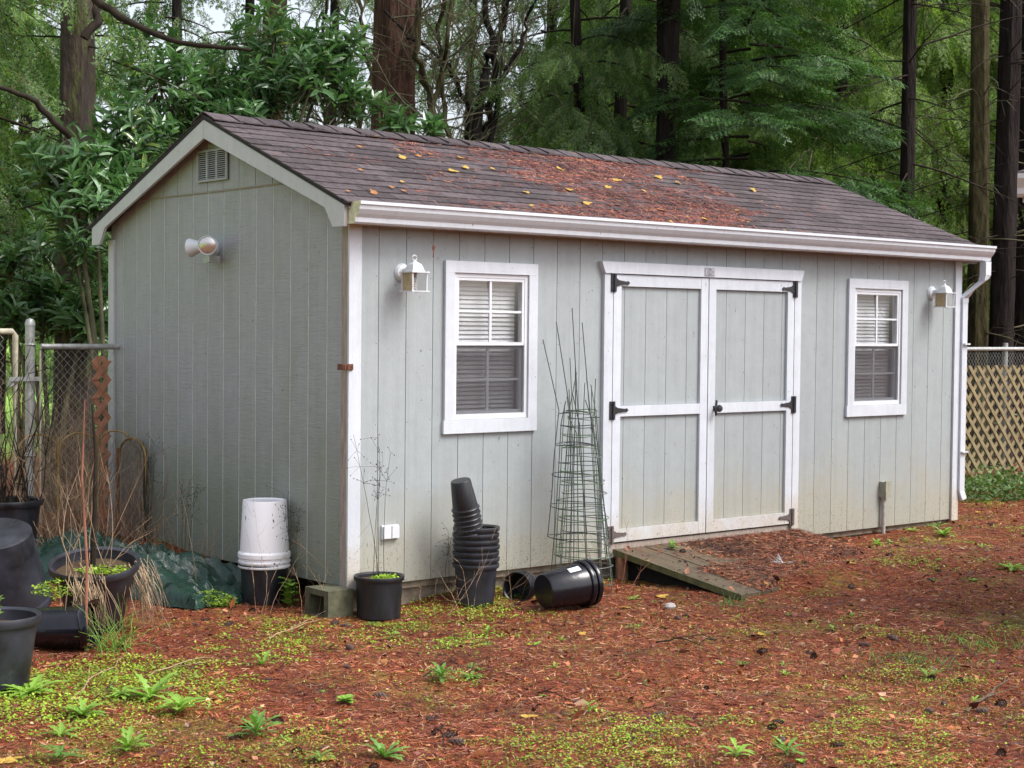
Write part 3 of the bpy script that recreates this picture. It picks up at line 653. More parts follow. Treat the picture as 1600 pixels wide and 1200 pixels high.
fl = empty('floodlight', (-0.006, 1.575, 2.055), label='twin-headed white floodlight with motion sensor on the gable wall', cat='floodlight')
b = MB(); Rm = Matrix.Rotation(-math.pi/2, 4, 'Y'); b.lathe([(0.062, 0), (0.062, 0.012), (0.05, 0.026), (0.0001, 0.027)], 28, Rm); b.build('base', M['vinyl'], fl)
def head(p, d, glass):
    z = Vector(d).normalized(); q = z.to_track_quat('Z', 'Y').to_matrix().to_4x4(); m = Matrix.Translation(p) @ q
    b = MB(); b.lathe([(0.0001, -0.055), (0.025, -0.053), (0.032, -0.04), (0.036, -0.01), (0.052, 0.03), (0.060, 0.055), (0.063, 0.062), (0.060, 0.064), (0.055, 0.058)], 28, m); b.build('lamp_head', M['vinyl'], fl)
    b = MB(); b.lathe([(0.056, 0.059), (0.04, 0.068), (0.02, 0.072), (0.0001, 0.073)], 24, m); b.build('lens', glass, fl)
lens = bpy.data.materials.new('lens_glass'); n, bs = nodes_of(lens); bs.inputs['Base Color'].default_value = (0.62, 0.60, 0.58, 1); bs.inputs['Roughness'].default_value = 0.15; bs.inputs['Metallic'].default_value = 0.75
bump(n, bs, noise(n, pos(n), 160, 1), 0.5, 0.002)
head(Vector((-0.13, -0.165, 0.012)), (-0.75, -0.85, -0.12), lens); head(Vector((-0.12, -0.005, 0.005)), (-0.45, 0.85, -0.1), lens)
b = MB(); b.tube([(-0.02, 0, 0), (-0.075, -0.12, 0.008)], 0.016, 10); b.tube([(-0.02, 0.0, 0), (-0.07, 0.0, 0.004)], 0.016, 10); b.build('knuckle', M['vinyl'], fl)
b = MB(); b.box(-0.115, -0.035, -0.14, -0.055, -0.10, -0.055); b.box(-0.06, -0.03, -0.08, -0.03, -0.056, -0.01); b.build('motion_sensor', M['galv'], fl)

oc = empty('outlet_cover', (0.293, -0.007, 0.312), label='small white double outlet cover low on the wall above a potted weed', cat='outlet')
b = MB(); b.box(-0.062, 0.062, -0.012, 0.0, -0.042, 0.042); b.build('cover_plate', M['vinyl'], oc)
for x0 in (-0.056, 0.004): b = MB(); b.box(x0, x0+0.052, -0.028, -0.0125, -0.036, 0.036); b.build('flip_lid', M['vinyl'], oc)
eb = empty('electrical_box', (5.11, -0.0075, 0.30), label='grey junction box on a conduit rising from the ground, right of the doors', cat='electrical box')
b = MB(); b.box(-0.035, 0.035, -0.05, 0.0, -0.062, 0.062); b.build('box_body', M['ebox'], eb)
b = MB(); b.box(-0.030, 0.040, -0.062, -0.051, -0.066, 0.070); b.build('box_lid', M['ebox'], eb)
b = MB(); b.tube([(-0.008, -0.026, -0.062), (-0.008, -0.026, -0.45)], 0.0165, 12); b.tube([(-0.008, -0.026, -0.062), (-0.008, -0.026, -0.085)], 0.022, 12); b.build('conduit', M['conduit'], eb)
rl_ = empty('rusty_latch', (-0.04, -0.028, 1.308), label='small rusty bracket fixed across the shed front-left corner trim', cat='bracket')
b = MB(); b.box(-0.03, 0.045, -0.006, 0.0, -0.018, 0.018); b.box(-0.03, -0.024, 0.0, 0.05, -0.018, 0.018); b.build('plate', M['rust'], rl_)
b = MB(); b.box(-0.022, -0.012, -0.014, -0.0065, -0.013, 0.013); b.box(0.0, 0.008, -0.014, -0.0065, -0.013, 0.013); b.tube([(0.022, -0.012, -0.012), (0.034, -0.014, -0.004), (0.034, -0.014, 0.012)], 0.003, 6); b.build('staple', M['rust'], rl_)
tw = MB(); tw.tube([(0.50, -0.15, 2.14), (0.503, -0.152, 2.08), (0.498, -0.15, 2.03)], 0.0012, 4); tw.tube([(0.498, -0.15, 2.03), (0.502, -0.15, 2.0), (0.5, -0.15, 1.965)], 0.0035, 5)
tw.add([(0.498, -0.15, 2.045), (0.514, -0.152, 2.03), (0.505, -0.15, 1.995), (0.49, -0.149, 2.02)], [(0, 1, 2, 3)])
tag(tw.build('dead_twig', M['rust']), 'thin dead twig dangling from the gutter above the left lantern', 'twig')

# ------------------------------------------------------------------ ramp
rmp = empty('wooden_ramp', (2.13, -0.04, 0.0), label='weathered plank ramp sloping from the double doors into the needles', cat='ramp')
def ramp_z(y): return 0.062+0.155*(y+0.04)/1.12
for k in range(13):
    x0 = k*0.147; b = MB(); ln = 1.13+rng.uniform(-0.02, 0.02); dz = rng.uniform(-0.003, 0.003)
    b.add([(x0, 0, 0.062+dz), (x0+0.141, 0, 0.062+dz), (x0+0.141, -ln, -0.093+dz), (x0, -ln, -0.093+dz), (x0, 0, 0.025+dz), (x0+0.141, 0, 0.025+dz), (x0+0.141, -ln, -0.13+dz), (x0, -ln, -0.13+dz)],
          [(0, 3, 2, 1), (4, 5, 6, 7), (0, 1, 5, 4), (1, 2, 6, 5), (2, 3, 7, 6), (3, 0, 4, 7)])
    b.build('plank', M['wood_old'], rmp)
b = MB(); b.add([(-0.004, 0, 0.066), (-0.001, 0, 0.066), (-0.001, -1.14, -0.094), (-0.004, -1.14, -0.094), (-0.004, 0, 0.024), (-0.001, 0, 0.024), (-0.001, -1.14, -0.134), (-0.004, -1.14, -0.134)],
    [(0, 3, 2, 1), (4, 5, 6, 7), (0, 1, 5, 4), (1, 2, 6, 5), (2, 3, 7, 6), (3, 0, 4, 7)]); b.build('moss_edge', M['wood_mossy'], rmp)
for x in (0.10, 0.95, 1.75): b = MB(); b.prism([(-0.02, 0.022), (-0.95, -0.108), (-0.95, -0.16), (-0.02, -0.2)][::-1], x, x+0.04, 'x'); b.build('bearer', M['dark'], rmp)  # bearers coloured near-black for the shade under the ramp
b = MB(); b.box(0.02, 1.88, -0.045, -0.005, -0.2, 0.02); b.build('ledger', M['foundation'], rmp)
b = MB(); b.box(0.0, 0.05, -0.08, -0.047, -0.16, 0.02); b.build('post', M['lattice_red'], rmp)

# ------------------------------------------------------------------ pots, bucket, block
def pot_prof(rt, rb, h, lip=0.012, band=0.035):
    w = 0.004
    return [(0.0001, 0.0), (rb*0.93, 0.0), (rb, 0.008), (rt-lip, h-band), (rt-lip*0.2, h-band+0.003), (rt, h-band+0.008), (rt+0.002, h-0.006), (rt, h), (rt-w, h), (rt-lip-w, h-0.01), (rt-lip-w, h-band), (rb-w, 0.012), (0.0001, 0.012)]
potid = [0]
def pot_mesh(rt, rb, h, m, ribs=0, jit=None, band=0.035, lip=0.012):
    b = MB(); b.lathe(pot_prof(rt, rb, h, lip, band), 40, jit=jit)
    me = bpy.data.meshes.new('pot_body'); me.from_pydata(b.v, [], b.f); me.polygons.foreach_set('use_smooth', b.sm); me.set_sharp_from_angle(angle=math.radians(38)); me.materials.append(m); return me
def pot(me, mtx, label, group=None, name='plant_pot'):
    o = link(name, me); o.matrix_world = mtx; tag(o, label, 'pot', group); return o
T = Matrix.Translation
def align(d, roll=0): return Vector(d).normalized().to_track_quat('Z', 'Y').to_matrix().to_4x4()

# potted weed beside the corner
p1 = empty('potted_weed', (0.09, -0.19, gz(0.09, -0.19)+0.0), label='black pot of soil and cress with tall bare stems by the corner trim', cat='potted plant')
o = link('pot', pot_mesh(0.148, 0.128, 0.25, M['plastic'], band=0.03), p1)
b = MB(); b.lathe([(0.0001, 0.228), (0.06, 0.226), (0.134, 0.222)], 24); b.build('soil', M['moss_soil'], p1)
# seven-pot stack
sx, sy = 0.79, -0.225; zb = float(gz(sx, sy))
big = pot_mesh(0.143, 0.114, 0.255, M['plastic_dusty'], band=0.028, lip=0.014)
ords = ['bottom', 'second', 'third', 'fourth', 'fifth', 'sixth', 'top']
for k in range(7):
    o = pot(big, T((sx+rng.uniform(-0.004, 0.004), sy+rng.uniform(-0.004, 0.004), zb+k*0.037)) @ Matrix.Rotation(rng.uniform(-0.02, 0.02), 4, 'X'),
        'large black nursery pot, %s of the seven nested upright' % (ords[k] if k in (0, 6) else ords[k]+' from the bottom'), 'nested upright nursery pots')
small = pot_mesh(0.086, 0.062, 0.185, M['plastic'], band=0.016, lip=0.008)
axd = Vector((0.26, 0.03, -1)).normalized()                # opening points down
for k in range(6):
    base = Vector((sx-0.15, sy-0.03, zb+0.036*6+0.255+0.30)) + axd*(0.031*k)
    pot(small, T(base) @ align(axd), 'small black nursery pot leaning upside down in the tall stack, %s' % ['uppermost', 'second from the top', 'third from the top', 'third from the bottom', 'second from the bottom', 'lowest'][k], 'small upside-down pots leaning in the stack')
# lying big pots (two nested) in front
ax1 = Vector((0.80, 0.0, 0.0)); d_ = Vector((0.72, -0.34, 0.06)).normalized()
d_ = Vector((0.86, -0.10, 0.07)).normalized()
lyr = Vector((0.96, -0.66, 0)); lyr.z = float(gz(0.96, -0.66))+0.118
lay = pot_mesh(0.143, 0.106, 0.30, M['plastic_gloss'], band=0.03, lip=0.014)
pot(lay, T(lyr) @ align(d_), 'outer glossy black pot with a pale sticker lying on its side', 'two nested pots lying on the ground')
pot(lay, T(lyr+d_*0.045) @ align(d_), 'inner black pot, its rim poking from the lying pot with a sticker', 'two nested pots lying on the ground')
b = MB(); mm = T(lyr) @ align(d_)
# sticker wraps the flank: camera-facing upper side
inv = mm.to_3x3().inverted(); up = (inv @ Vector((-0.15, -0.45, 0.9))).normalized(); a0 = math.atan2(up.y, up.x)
vs = []
for zz in (0.155, 0.235):
    rr = 0.106+(0.129-0.106)*zz/0.27+0.0025
    for da in np.linspace(-0.16, 0.16, 5): vs.append((rr*math.cos(a0+da), rr*math.sin(a0+da), zz))
b.add(vs, [(i, i+1, 6+i, 5+i) for i in range(4)]); st = b.build('sticker', M['sticker'], bpy.data.objects['plant_pot.013'] if 'plant_pot.013' in bpy.data.objects else None)
lyo = [o for o in bpy.data.objects if o.get('label', '').startswith('outer glossy')][0]; st.parent = lyo
# small lying nest behind
dd = Vector((-0.80, -0.42, 0.05)).normalized(); bs0 = Vector((1.27, 0.0-0.17, 0)); bs0.z = float(gz(1.45, -0.2))+0.085
sm2 = pot_mesh(0.095, 0.068, 0.16, M['plastic'], band=0.016, lip=0.008)
for k in range(5):
    pot(sm2, T(bs0+Vector((0.02, 0, 0))+dd*(0.024*k)) @ align(dd), 'small black pot in the nest lying by the wall, %s' % ['hindmost', 'second from the back', 'middle one', 'second from its open mouth', 'frontmost with its open mouth'][k], 'small pots nested on their side by the wall')
# bucket on black pot
bx, by = -0.18, 0.65; bz = float(gz(bx, by))
pot(pot_mesh(0.152, 0.128, 0.245, M['plastic'], band=0.03), T((bx, by, bz)), 'black nursery pot under the upturned white bucket')
b = MB(); zz = bz+0.222
b.lathe([(0.157, 0), (0.160, 0.004), (0.160, 0.012), (0.154, 0.016), (0.154, 0.028), (0.161, 0.032), (0.161, 0.04), (0.154, 0.044), (0.154, 0.058), (0.163, 0.064), (0.163, 0.088), (0.156, 0.096), (0.150, 0.10), (0.134, 0.405), (0.130, 0.412), (0.127, 0.412), (0.124, 0.404), (0.0001, 0.402)], 48)
o = b.build('bucket', M['bucket']); o.location = (bx+0.005, by, zz); tag(o, 'scuffed white plastic bucket standing upside down on a black pot', 'bucket')
# block
b = MB(); B_ = empty('concrete_block', (-0.105, -0.055, gz(-0.05, -0.05)-0.03), label='mossy hollow concrete block at the front-left shed corner', cat='block')
b.box(-0.10, 0.075, -0.045, 0.0, 0, 0.19); b.box(-0.10, 0.075, 0.155, 0.2, 0, 0.19); b.box(-0.10, 0.075, 0.0, 0.155, 0, 0.035); b.box(-0.10, 0.075, 0.0, 0.155, 0.155, 0.19); b.box(0.03, 0.075, 0.0, 0.155, 0.035, 0.155)
b.build('block_body', M['concrete'], B_)

# left cluster of pots
def cluster_pot(x, y, rt, rb, h, m, label, tilt=None, z=0.0, name='plant_pot', soil=None, inv=False, cat='pot'):
    g = float(gz(x, y))+z
    r = empty(name, (x, y, g), label=label, cat=cat)
    mt = Matrix.Identity(4)
    if tilt is not None: mt = align(tilt)
    if inv: mt = mt @ T((0, 0, h)) @ Matrix.Rotation(math.pi, 4, 'X')
    o = link('pot', pot_mesh(rt, rb, h, m, band=0.045, lip=0.018), r); o.matrix_local = mt
    if soil:
        b = MB(); b.lathe([(0.0001, h-0.05), (rt*0.5, h-0.055), (rt-0.024, h-0.062)], 28); s_ = b.build('soil', soil, r); s_.matrix_local = mt
    return r, mt
cA, mA = cluster_pot(-2.38, -0.55, 0.212, 0.155, 0.335, M['plastic_dusty'], 'large black pot with leafy weeds at the lower left corner', soil=M['moss_soil'], cat='potted plant')
cB, mB = cluster_pot(-1.58, 1.345, 0.315, 0.235, 0.46, M['plastic_dusty'], 'big black tub standing upside down behind the weedy pots', inv=True, tilt=(-0.20, -0.24, 1))
cC, mC = cluster_pot(-1.10, 2.35, 0.23, 0.17, 0.42, M['plastic'], 'black pot with dark dead stems behind the upturned tub', soil=M['soil'], cat='potted plant', z=0.05)
cD, mD = cluster_pot(-1.40, 0.40, 0.245, 0.13, 0.40, M['plastic_dusty'], 'wide-rimmed black pot with a thick dead stalk and cress', tilt=(-0.13, -0.17, 1), soil=M['moss_soil'], cat='potted plant')
def squash(v): return Vector((v.x*1.0, v.y*0.62+0.02*math.sin(v.z*22), v.z+0.02*math.sin(v.x*18)))
jm = pot_mesh(0.20, 0.16, 0.30, M['plastic_gloss'], jit=squash, band=0.04, lip=0.02)
o = link('plant_pot', jm); ex, ey = -1.76, 0.07
o.matrix_world = T((ex-0.12, ey+0.05, float(gz(ex, ey))+0.11)) @ align((0.62, -0.48, 0.05)) @ Matrix.Rotation(math.radians(0), 4, 'Z') ; tag(o, 'crushed black pot lying between the weedy pots', 'pot')

# tarp
def tarp(cx, cy, ux, uy, la, lb, name, label, seed, amp):
    na, nb = 96, 44; u = np.linspace(-1, 1, na); w = np.linspace(-1, 1, nb); U, Wv = np.meshgrid(u, w)
    edge = 1+0.16*(vnoise(U*3+seed, Wv*0+seed, 1.6, seed)-0.5)*2
    X = cx+ux*la*U*edge-uy*lb*Wv*(1+0.25*(vnoise(U*2, Wv, 1.5, seed+3)-0.5)*2); Y = cy+uy*la*U*edge+ux*lb*Wv*(1+0.25*(vnoise(U*2.3, Wv, 1.3, seed+5)-0.5)*2)
    body = np.clip(1-np.maximum(np.abs(U)**3, np.abs(Wv)**3), 0, 1)
    rdg = lambda f, s: 1-np.abs(2*vnoise(X*1.0+0.6*vnoise(X, Y, 3, s+9), Y*0.8+0.5*vnoise(X, Y, 4, s+7), f, s)-1)
    Z = gz(X, Y)+0.012+body*amp*(0.35+0.65*vnoise(X, Y, 2.6, seed))+body**0.5*(0.11*rdg(3.2, seed+1)**2+0.075*rdg(7.5, seed+2)**2+0.010*rdg(19, seed+4)**2)
    gg = np.random.default_rng(seed); X = X+gg.normal(0, 0.004, X.shape); Y = Y+gg.normal(0, 0.004, X.shape)
    V = np.stack([X.ravel(), Y.ravel(), Z.ravel()], 1); i = (np.arange(nb-1)[:, None]*na+np.arange(na-1)[None]).ravel()
    o = npmesh(name, V, np.concatenate([np.stack([i, i+1, i+na+1], 1), np.stack([i, i+na+1, i+na], 1)]), M['tarp'], None, True); o.data.set_sharp_from_angle(angle=math.radians(32)); tag(o, label, 'tarp'); return o
dv = np.array([0.42, -0.9]); dv /= np.linalg.norm(dv)
tarp(-0.62, 1.75, 0.25, -0.968, 1.15, 0.34, 'green_tarp', 'crumpled dark green tarpaulin heaped beside the gable wall', 3, 0.13)

# ------------------------------------------------------------------ tomato cages
def cage(x, y, z, h, rb, rt, ext, m, label, lean=(0, 0), rot=0.0, nr=4):
    r = empty('tomato_cage', (x, y, z), rot, label=label, cat='tomato cage', group='wire tomato cages bundled against the shed')
    for k in range(4):
        a = math.pi/2*k+0.3; b = MB(); top = h+ext*rng.uniform(0.35, 1.35); rr = lambda t: rb+(rt-rb)*t/h
        pts = [(math.cos(a)*rr(t)+lean[0]*t+rng.normal(0, 0.003), math.sin(a)*rr(t)+lean[1]*t+rng.normal(0, 0.003), t) for t in (0.0, h*0.33, h*0.66, h)]
        rr2 = rt*(1-0.15*(top-h)/ext); jx, jy = math.cos(a)*0.03+rng.normal(0, 0.035), rng.normal(0, 0.03); pts.append((math.cos(a)*rr2+lean[0]*top+jx, math.sin(a)*rr2+lean[1]*top+jy, top))
        b.tube(pts, 0.0030, 5); b.build('stake', m, r)
    for i in range(nr):
        t = h*i/(nr-1)*0.97+0.01; q = rb+(rt-rb)*t/h; b = MB(); e = 1+rng.uniform(-0.06, 0.06)
        b.tube([(q*e*math.cos(a)+lean[0]*t, q/e*math.sin(a)+lean[1]*t, t+0.006*math.sin(a*2+i)) for a in np.linspace(0, 2*math.pi, 28, endpoint=False)], 0.0029, 5, closed=True); b.build('hoop', m, r)
    return r
cx0, cy0 = 1.62, -0.27; cz0 = float(gz(cx0, cy0))
for k_, (dx, dz, h_, rb_, rt_, ex_, mm_, lb_, ln_) in enumerate([
    (0.05, 0.00, 0.98, 0.20, 0.115, 0.22, 'wire_grey', 'grey wire cage, outermost and lowest of the bundle by the doors', (-0.02, 0.03)),
    (0.03, 0.06, 0.98, 0.19, 0.11, 0.26, 'wire_green', 'green wire cage nested second from the bottom of the bundle', (-0.03, 0.03)),
    (0.0, 0.12, 0.98, 0.19, 0.105, 0.24, 'wire_dark', 'dark wire cage nested third from the bottom of the bundle', (-0.01, 0.03)),
    (0.04, 0.17, 0.98, 0.185, 0.10, 0.28, 'wire_grey', 'grey wire cage nested third from the top of the bundle', (-0.04, 0.03)),
    (0.01, 0.24, 0.96, 0.18, 0.10, 0.24, 'wire_green', 'green wire cage nested second from the top of the bundle', (-0.02, 0.03)),
    (-0.02, 0.36, 0.82, 0.205, 0.10, 0.66, 'wire_dark', 'tallest dark wire cage, set widest and topmost on the bundle', (0.03, 0.04))]):
    cage(cx0+dx, cy0, cz0+dz, h_, rb_, rt_, ex_, M[mm_], lb_, ln_, 0.37*k_, 5)

# ------------------------------------------------------------------ fences
FY = 2.95
cf = empty('chain_link_fence', (-0.64, FY, 0), label='grey chain link fence panel and post meeting the shed at the left', cat='fence')
def tube_obj(name, pts, r, m, par, seg=12): b = MB(); b.tube(pts, r, seg); return b.build(name, m, par)
tube_obj('post', [(-0.04, 0, -0.3), (-0.04, 0, 1.53)], 0.033, M['galv'], cf)
b = MB(); b.lathe([(0.036, 1.53), (0.036, 1.55), (0.025, 1.575), (0.0001, 1.585)], 16, T((-0.04, 0, 0))); b.build('post_cap', M['galv'], cf)
tube_obj('top_rail', [(0.04, 0, 1.385), (0.645, 0, 1.385)], 0.021, M['galv'], cf)
tube_obj('tension_bar', [(0.035, 0.0, 0.1), (0.035, 0.0, 1.36)], 0.008, M['post_aged'], cf)
for z in (1.40, 1.15, 0.62): b = MB(); b.tube([(-0.04+0.038*math.cos(a), 0.038*math.sin(a), z) for a in np.linspace(0, 2*math.pi, 16, endpoint=False)], 0.006, 5, closed=True); b.build('clamp', M['galv'], cf)
def chain(x0, x1, z0, z1, y, par, m=M['galv']):
    t = Tubes(); s = 0.057; nxx = int((x1-x0)/s)
    for k in range(nxx):
        zs = np.arange(z0, z1, s/2*1.05); off = k*s+x0
        pts = [(off+(s*0.5 if i % 2 else 0.0), y+(0.004 if i % 2 else -0.004), z) for i, z in enumerate(zs)]; t.add(pts, 0.0017, 0.0017, 3)
        pts = [(off+(s*0.5 if i % 2 else s*1.0), y, z) for i, z in enumerate(zs)]; t.add(pts, 0.0017, 0.0017, 3)
    tag(t.build('chain_mesh', m, par), kind='stuff')
chain(0.04, 0.62, -0.02, 1.37, 0, cf)
gt = empty('chain_link_gate', (-0.80, FY-0.03, 0), label='chain link gate with a pale lichen-stained frame at the left edge', cat='gate')
tube_obj('gate_frame', [(0, 0, 0.12), (0, 0, 1.46), (-0.02, 0, 1.49), (-1.3, 0, 1.49)], 0.021, M['post_aged'], gt)
tube_obj('bottom_rail', [(0, 0, 0.13), (-1.3, 0, 0.13)], 0.02, M['post_aged'], gt)
chain(-1.28, -0.03, 0.12, 1.47, 0, gt)
b = MB(); b.box(-0.06, 0.17, -0.035, -0.028, 1.145, 1.175); b.box(-0.05, -0.02, -0.028, 0.03, 1.11, 1.15); b.build('latch', M['galv'], gt)

def lattice_fence(name, w, h, loc, rz, m, label, sp=0.1, sw=0.04, cut=None):
    r = empty(name, loc, rz, label=label, cat='lattice')
    for dirn in (1, -1):
        y = 0.0 if dirn > 0 else -0.0095; k = 0; c = -h if dirn > 0 else 0.0
        while c < w+(0 if dirn > 0 else h):
            pts = []
            # line x = c + dirn*z (z from 0..h) clipped to 0..w
            z0, z1 = 0.0, h
            if dirn > 0: z0 = max(z0, -c); z1 = min(z1, w-c)
            else: z0 = max(z0, c-w); z1 = min(z1, c)
            if z1-z0 > 0.03:
                x0, x1 = c+dirn*z0, c+dirn*z1; hw = sw*0.7071
                b = MB(); b.prism([(x0-hw, z0), (x0+hw, z0), (x1+hw, z1), (x1-hw, z1)], y-0.008, y, 'y'); b.build('lattice_slat', m, r)
            c += sp*1.414
    return r
lattice_fence('lattice_fence', 2.3, 1.22, (8.2, 1.62, 0.0), math.radians(3), M['lattice'], 'tan wooden lattice panel beyond the right corner of the shed', 0.122, 0.042)
# narrow leftover strip of lattice
r = empty('lattice_offcut', (-0.17, FY-0.06, 0.02), label='narrow reddish zigzag offcut of lattice beside the back-left corner', cat='lattice')
for k in range(9):
    for s in (1, -1):
        z0 = 0.05+k*0.135; b = MB(); hw = 0.026; x0 = -0.05*s; x1 = 0.05*s
        b.prism([(x0-hw, z0), (x0+hw, z0), (x1+hw, z0+0.135), (x1-hw, z0+0.135)], -0.008*s-0.004, -0.008*s+0.004, 'y'); b.build('lattice_slat', M['lattice_red'], r)
b = MB(); b.lathe([(0.0201, 0.0), (0.062, 0.0), (0.062, 0.008), (0.0201, 0.008)], 10, T((0, 0.02, 1.24)) @ Matrix.Rotation(math.pi/2, 4, 'X')); b.build('lattice_knot', M['lattice_red'], r)

cf2 = empty('chain_link_fence', (8.0, 1.85, 0), math.radians(3), label='chain link fence with a top rail behind the right lattice panel', cat='fence')
tube_obj('top_rail', [(-2.0, 0, 1.385), (2.6, 0, 1.385)], 0.021, M['galv'], cf2)
for x in (-1.7, 1.9): tube_obj('post', [(x, 0.04, -0.3), (x, 0.04, 1.45)], 0.03, M['galv'], cf2)
chain(-0.6, 2.4, 0.0, 1.37, 0, cf2)

# garden edging with gold arches
ge = empty('garden_edging', (-0.30, FY-0.20, 0.0), label='folding garden edging of gold arches leaning by the back-left corner', cat='garden edging')
def arch(x0, y0, x1, y1, h, m, par, r=0.0065):
    w = math.hypot(x1-x0, y1-y0); pts = []
    lerp = lambda t: (x0+(x1-x0)*t, y0+(y1-y0)*t)
    pts.append((*lerp(0), 0.02)); pts.append((*lerp(0), h*0.5)); hr = w/2
    for a in np.linspace(0, math.pi, 13): t = 0.5-0.5*math.cos(a); pts.append((*lerp(t), h-hr*0.75+hr*0.75*math.sin(a)))
    pts.append((*lerp(1), h*0.5)); pts.append((*lerp(1), 0.02)); b = MB(); b.tube(pts, r, 8); return b.build('arch', m, par)
arch(-0.25, 0.0, 0.03, 0.0, 0.78, M['brass'], ge); arch(0.05, 0.0, 0.235, -0.10, 0.79, M['brass'], ge); arch(-0.55, 0.0, -0.27, 0.02, 0.78, M['brass'], ge)
for x in (-0.26, 0.04): tube_obj('stake', [(x, 0, -0.05), (x, 0, 0.76), ], 0.009, M['brass'], ge, 8)
gp_ = empty('edging_panel', (-0.062, 2.42, 0.0), label='dark round-topped edging panel with a rusty gold rim against the gable', cat='garden edging')
arch(0, 0.0, -0.03, 0.34, 0.74, M['brass'], gp_, 0.009)
b = MB(); poly = [(0.012, 0.03)]+[(0.17-0.158*math.cos(a), 0.60+0.125*math.sin(a)) for a in np.linspace(0, math.pi, 12)]+[(0.328, 0.03)]
b.prism(poly, -0.022, -0.012, 'x'); b.build('panel', M['panel'], gp_)
tube_obj('rust_bar', [(-0.035, 0.35, 0.0), (-0.035, 0.35, 0.66)], 0.013, M['rust'], gp_, 8)

# neighbouring roof corner at the right edge
nb = empty('neighbouring_eave', (2.305, -2.96, 2.34), math.radians(-57), label='white gutter corner of a neighbouring roof at the right edge', cat='gutter')
b = MB(); pr = [(0.0, 0.055), (0.0, -0.065), (-0.06, -0.065), (-0.075, -0.05), (-0.078, -0.02), (-0.10, 0.01), (-0.115, 0.03), (-0.118, 0.055)]
b.prism([(q[0], q[1]) for q in pr], 0.0, 6.0, 'x'); b.build('gutter', M['gutter'], nb)
b = MB(); b.box(0.03, 6.0, 0.002, 0.022, -0.09, 0.06); b.build('fascia', M['white'], nb)
b = MB(); b.box(0.45, 6.0, 0.35, 0.5, -2.6, 0.12); b.build('wall', M['siding'], nb)
b = MB(); b.add([(0, -0.05, 0.062), (6, -0.05, 0.062), (6, 3, 1.2), (3, 3, 1.2), (0, -0.05, 0.072), (6, -0.05, 0.072), (6, 3, 1.21), (3, 3, 1.21)], [(0, 3, 2, 1), (4, 5, 6, 7), (0, 1, 5, 4), (1, 2, 6, 5), (2, 3, 7, 6), (3, 0, 4, 7)])
b.build('roof', M['shingle'], nb)

# @@VEG
# ------------------------------------------------------------------ trees
def rdir(n, g=rng): return norm(g.normal(size=(n, 3)))

def kite(l, w, bend=0.15, cols=1):                         # one small pointed leaf: 4 vertices, 2 triangles
    return np.array([(0, 0, 0), (l*0.45, w/2, -bend*l*0.25), (l, 0, -bend*l), (l*0.45, -w/2, -bend*l*0.25)]), np.array([(0, 1, 2, 3)])

def spray_template(L, n, ll, lw, sag, seed, fork=0.9):     # flat frond: axis with paired leaflets
    g = np.random.default_rng(seed); parts = []
    ax = np.array([(t*L, 0.02*L*math.sin(3*t), -sag*L*t*t) for t in np.linspace(0, 1, 5)])
    for i in range(4):
        a, b = ax[i], ax[i+1]; w = 0.008*(1-i/5); parts.append((np.array([a+(0, w, 0), a-(0, w, 0), b-(0, w*0.7, 0), b+(0, w*0.7, 0)]), np.array([(0, 1, 2, 3)])))
    for i in range(n):
        t = (i+0.6)/n; base = np.array([t*L, 0.0, -sag*L*t*t]); l = ll*(1-0.65*t)*g.uniform(0.75, 1.2)
        for s in (-1, 1):
            an = fork*g.uniform(0.75, 1.15); d = np.array([math.cos(an), s*math.sin(an), -0.25-0.3*g.random()]); d /= np.linalg.norm(d)
            side = np.cross(d, (0, 0, 1)); side /= np.linalg.norm(side); w = lw*g.uniform(0.7, 1.2)
            p = base; parts.append((np.array([p, p+d*l*0.4+side*w/2, p+d*l, p+d*l*0.4-side*w/2]), np.array([(0, 1, 2, 3)])))
    return join(parts)
def lacy_template(L, n, ll, m, sl_, sw_, sag, seed, fork):   # frond whose side shoots carry shoots of their own
    g = np.random.default_rng(seed); parts = []
    def kt(p, d, l, w):
        side = np.cross(d, (0, 0, 1)); side = side/(np.linalg.norm(side)+1e-9); parts.append((np.array([p, p+d*l*0.45+side*w/2, p+d*l, p+d*l*0.45-side*w/2]), np.array([(0, 1, 2, 3)])))
    for i in range(n):
        t = (i+0.4)/n; base = np.array([t*L, 0.012*math.sin(5*t+seed), -sag*L*t*t]); l = ll*(1-0.6*t)*g.uniform(0.75, 1.2)
        for s in (-1, 1):
            an = fork*g.uniform(0.75, 1.15); d = np.array([math.cos(an), s*math.sin(an), -0.2-0.35*g.random()]); d /= np.linalg.norm(d); kt(base, d, l, sw_*0.55)
            for j in range(m):
                u = (j+0.5)/m; q = base+d*l*u
                for s2 in (-1, 1):
                    d2 = d*math.cos(0.75)+np.cross(d, (0, 0, 1))*s2*math.sin(0.75)+np.array([0, 0, -0.15]); d2 /= np.linalg.norm(d2); kt(q, d2, sl_*(1-0.5*u)*g.uniform(0.7, 1.2), sw_)
    kt(np.zeros(3), norm(np.array([1, 0, -sag*0.6])), L, 0.014); return join(parts)
CEDF = [lacy_template(0.38, 6, 0.145, 3, 0.046, 0.014, 0.30, s, 0.7) for s in (1, 2, 3)]
FIRF = [lacy_template(0.38, 6, 0.15, 3, 0.042, 0.014, 0.08, s, 0.95) for s in (4, 5, 6)]
CED = [spray_template(0.50, 10, 0.17, 0.030, 0.30, s, 0.75) for s in (1, 2, 3)]

def branch_curve(z, az, L, rise, droop, g, n=9):
    t = np.linspace(0, 1, n)[:, None]; o = np.array([math.cos(az), math.sin(az), 0]); s = np.array([-o[1], o[0], 0])
    wob = g.normal(0, 0.05)*L
    return o*L*t+s*wob*np.sin(t*3)+np.array([0, 0, 1])*(z+rise*t*L-droop*L*t*t)

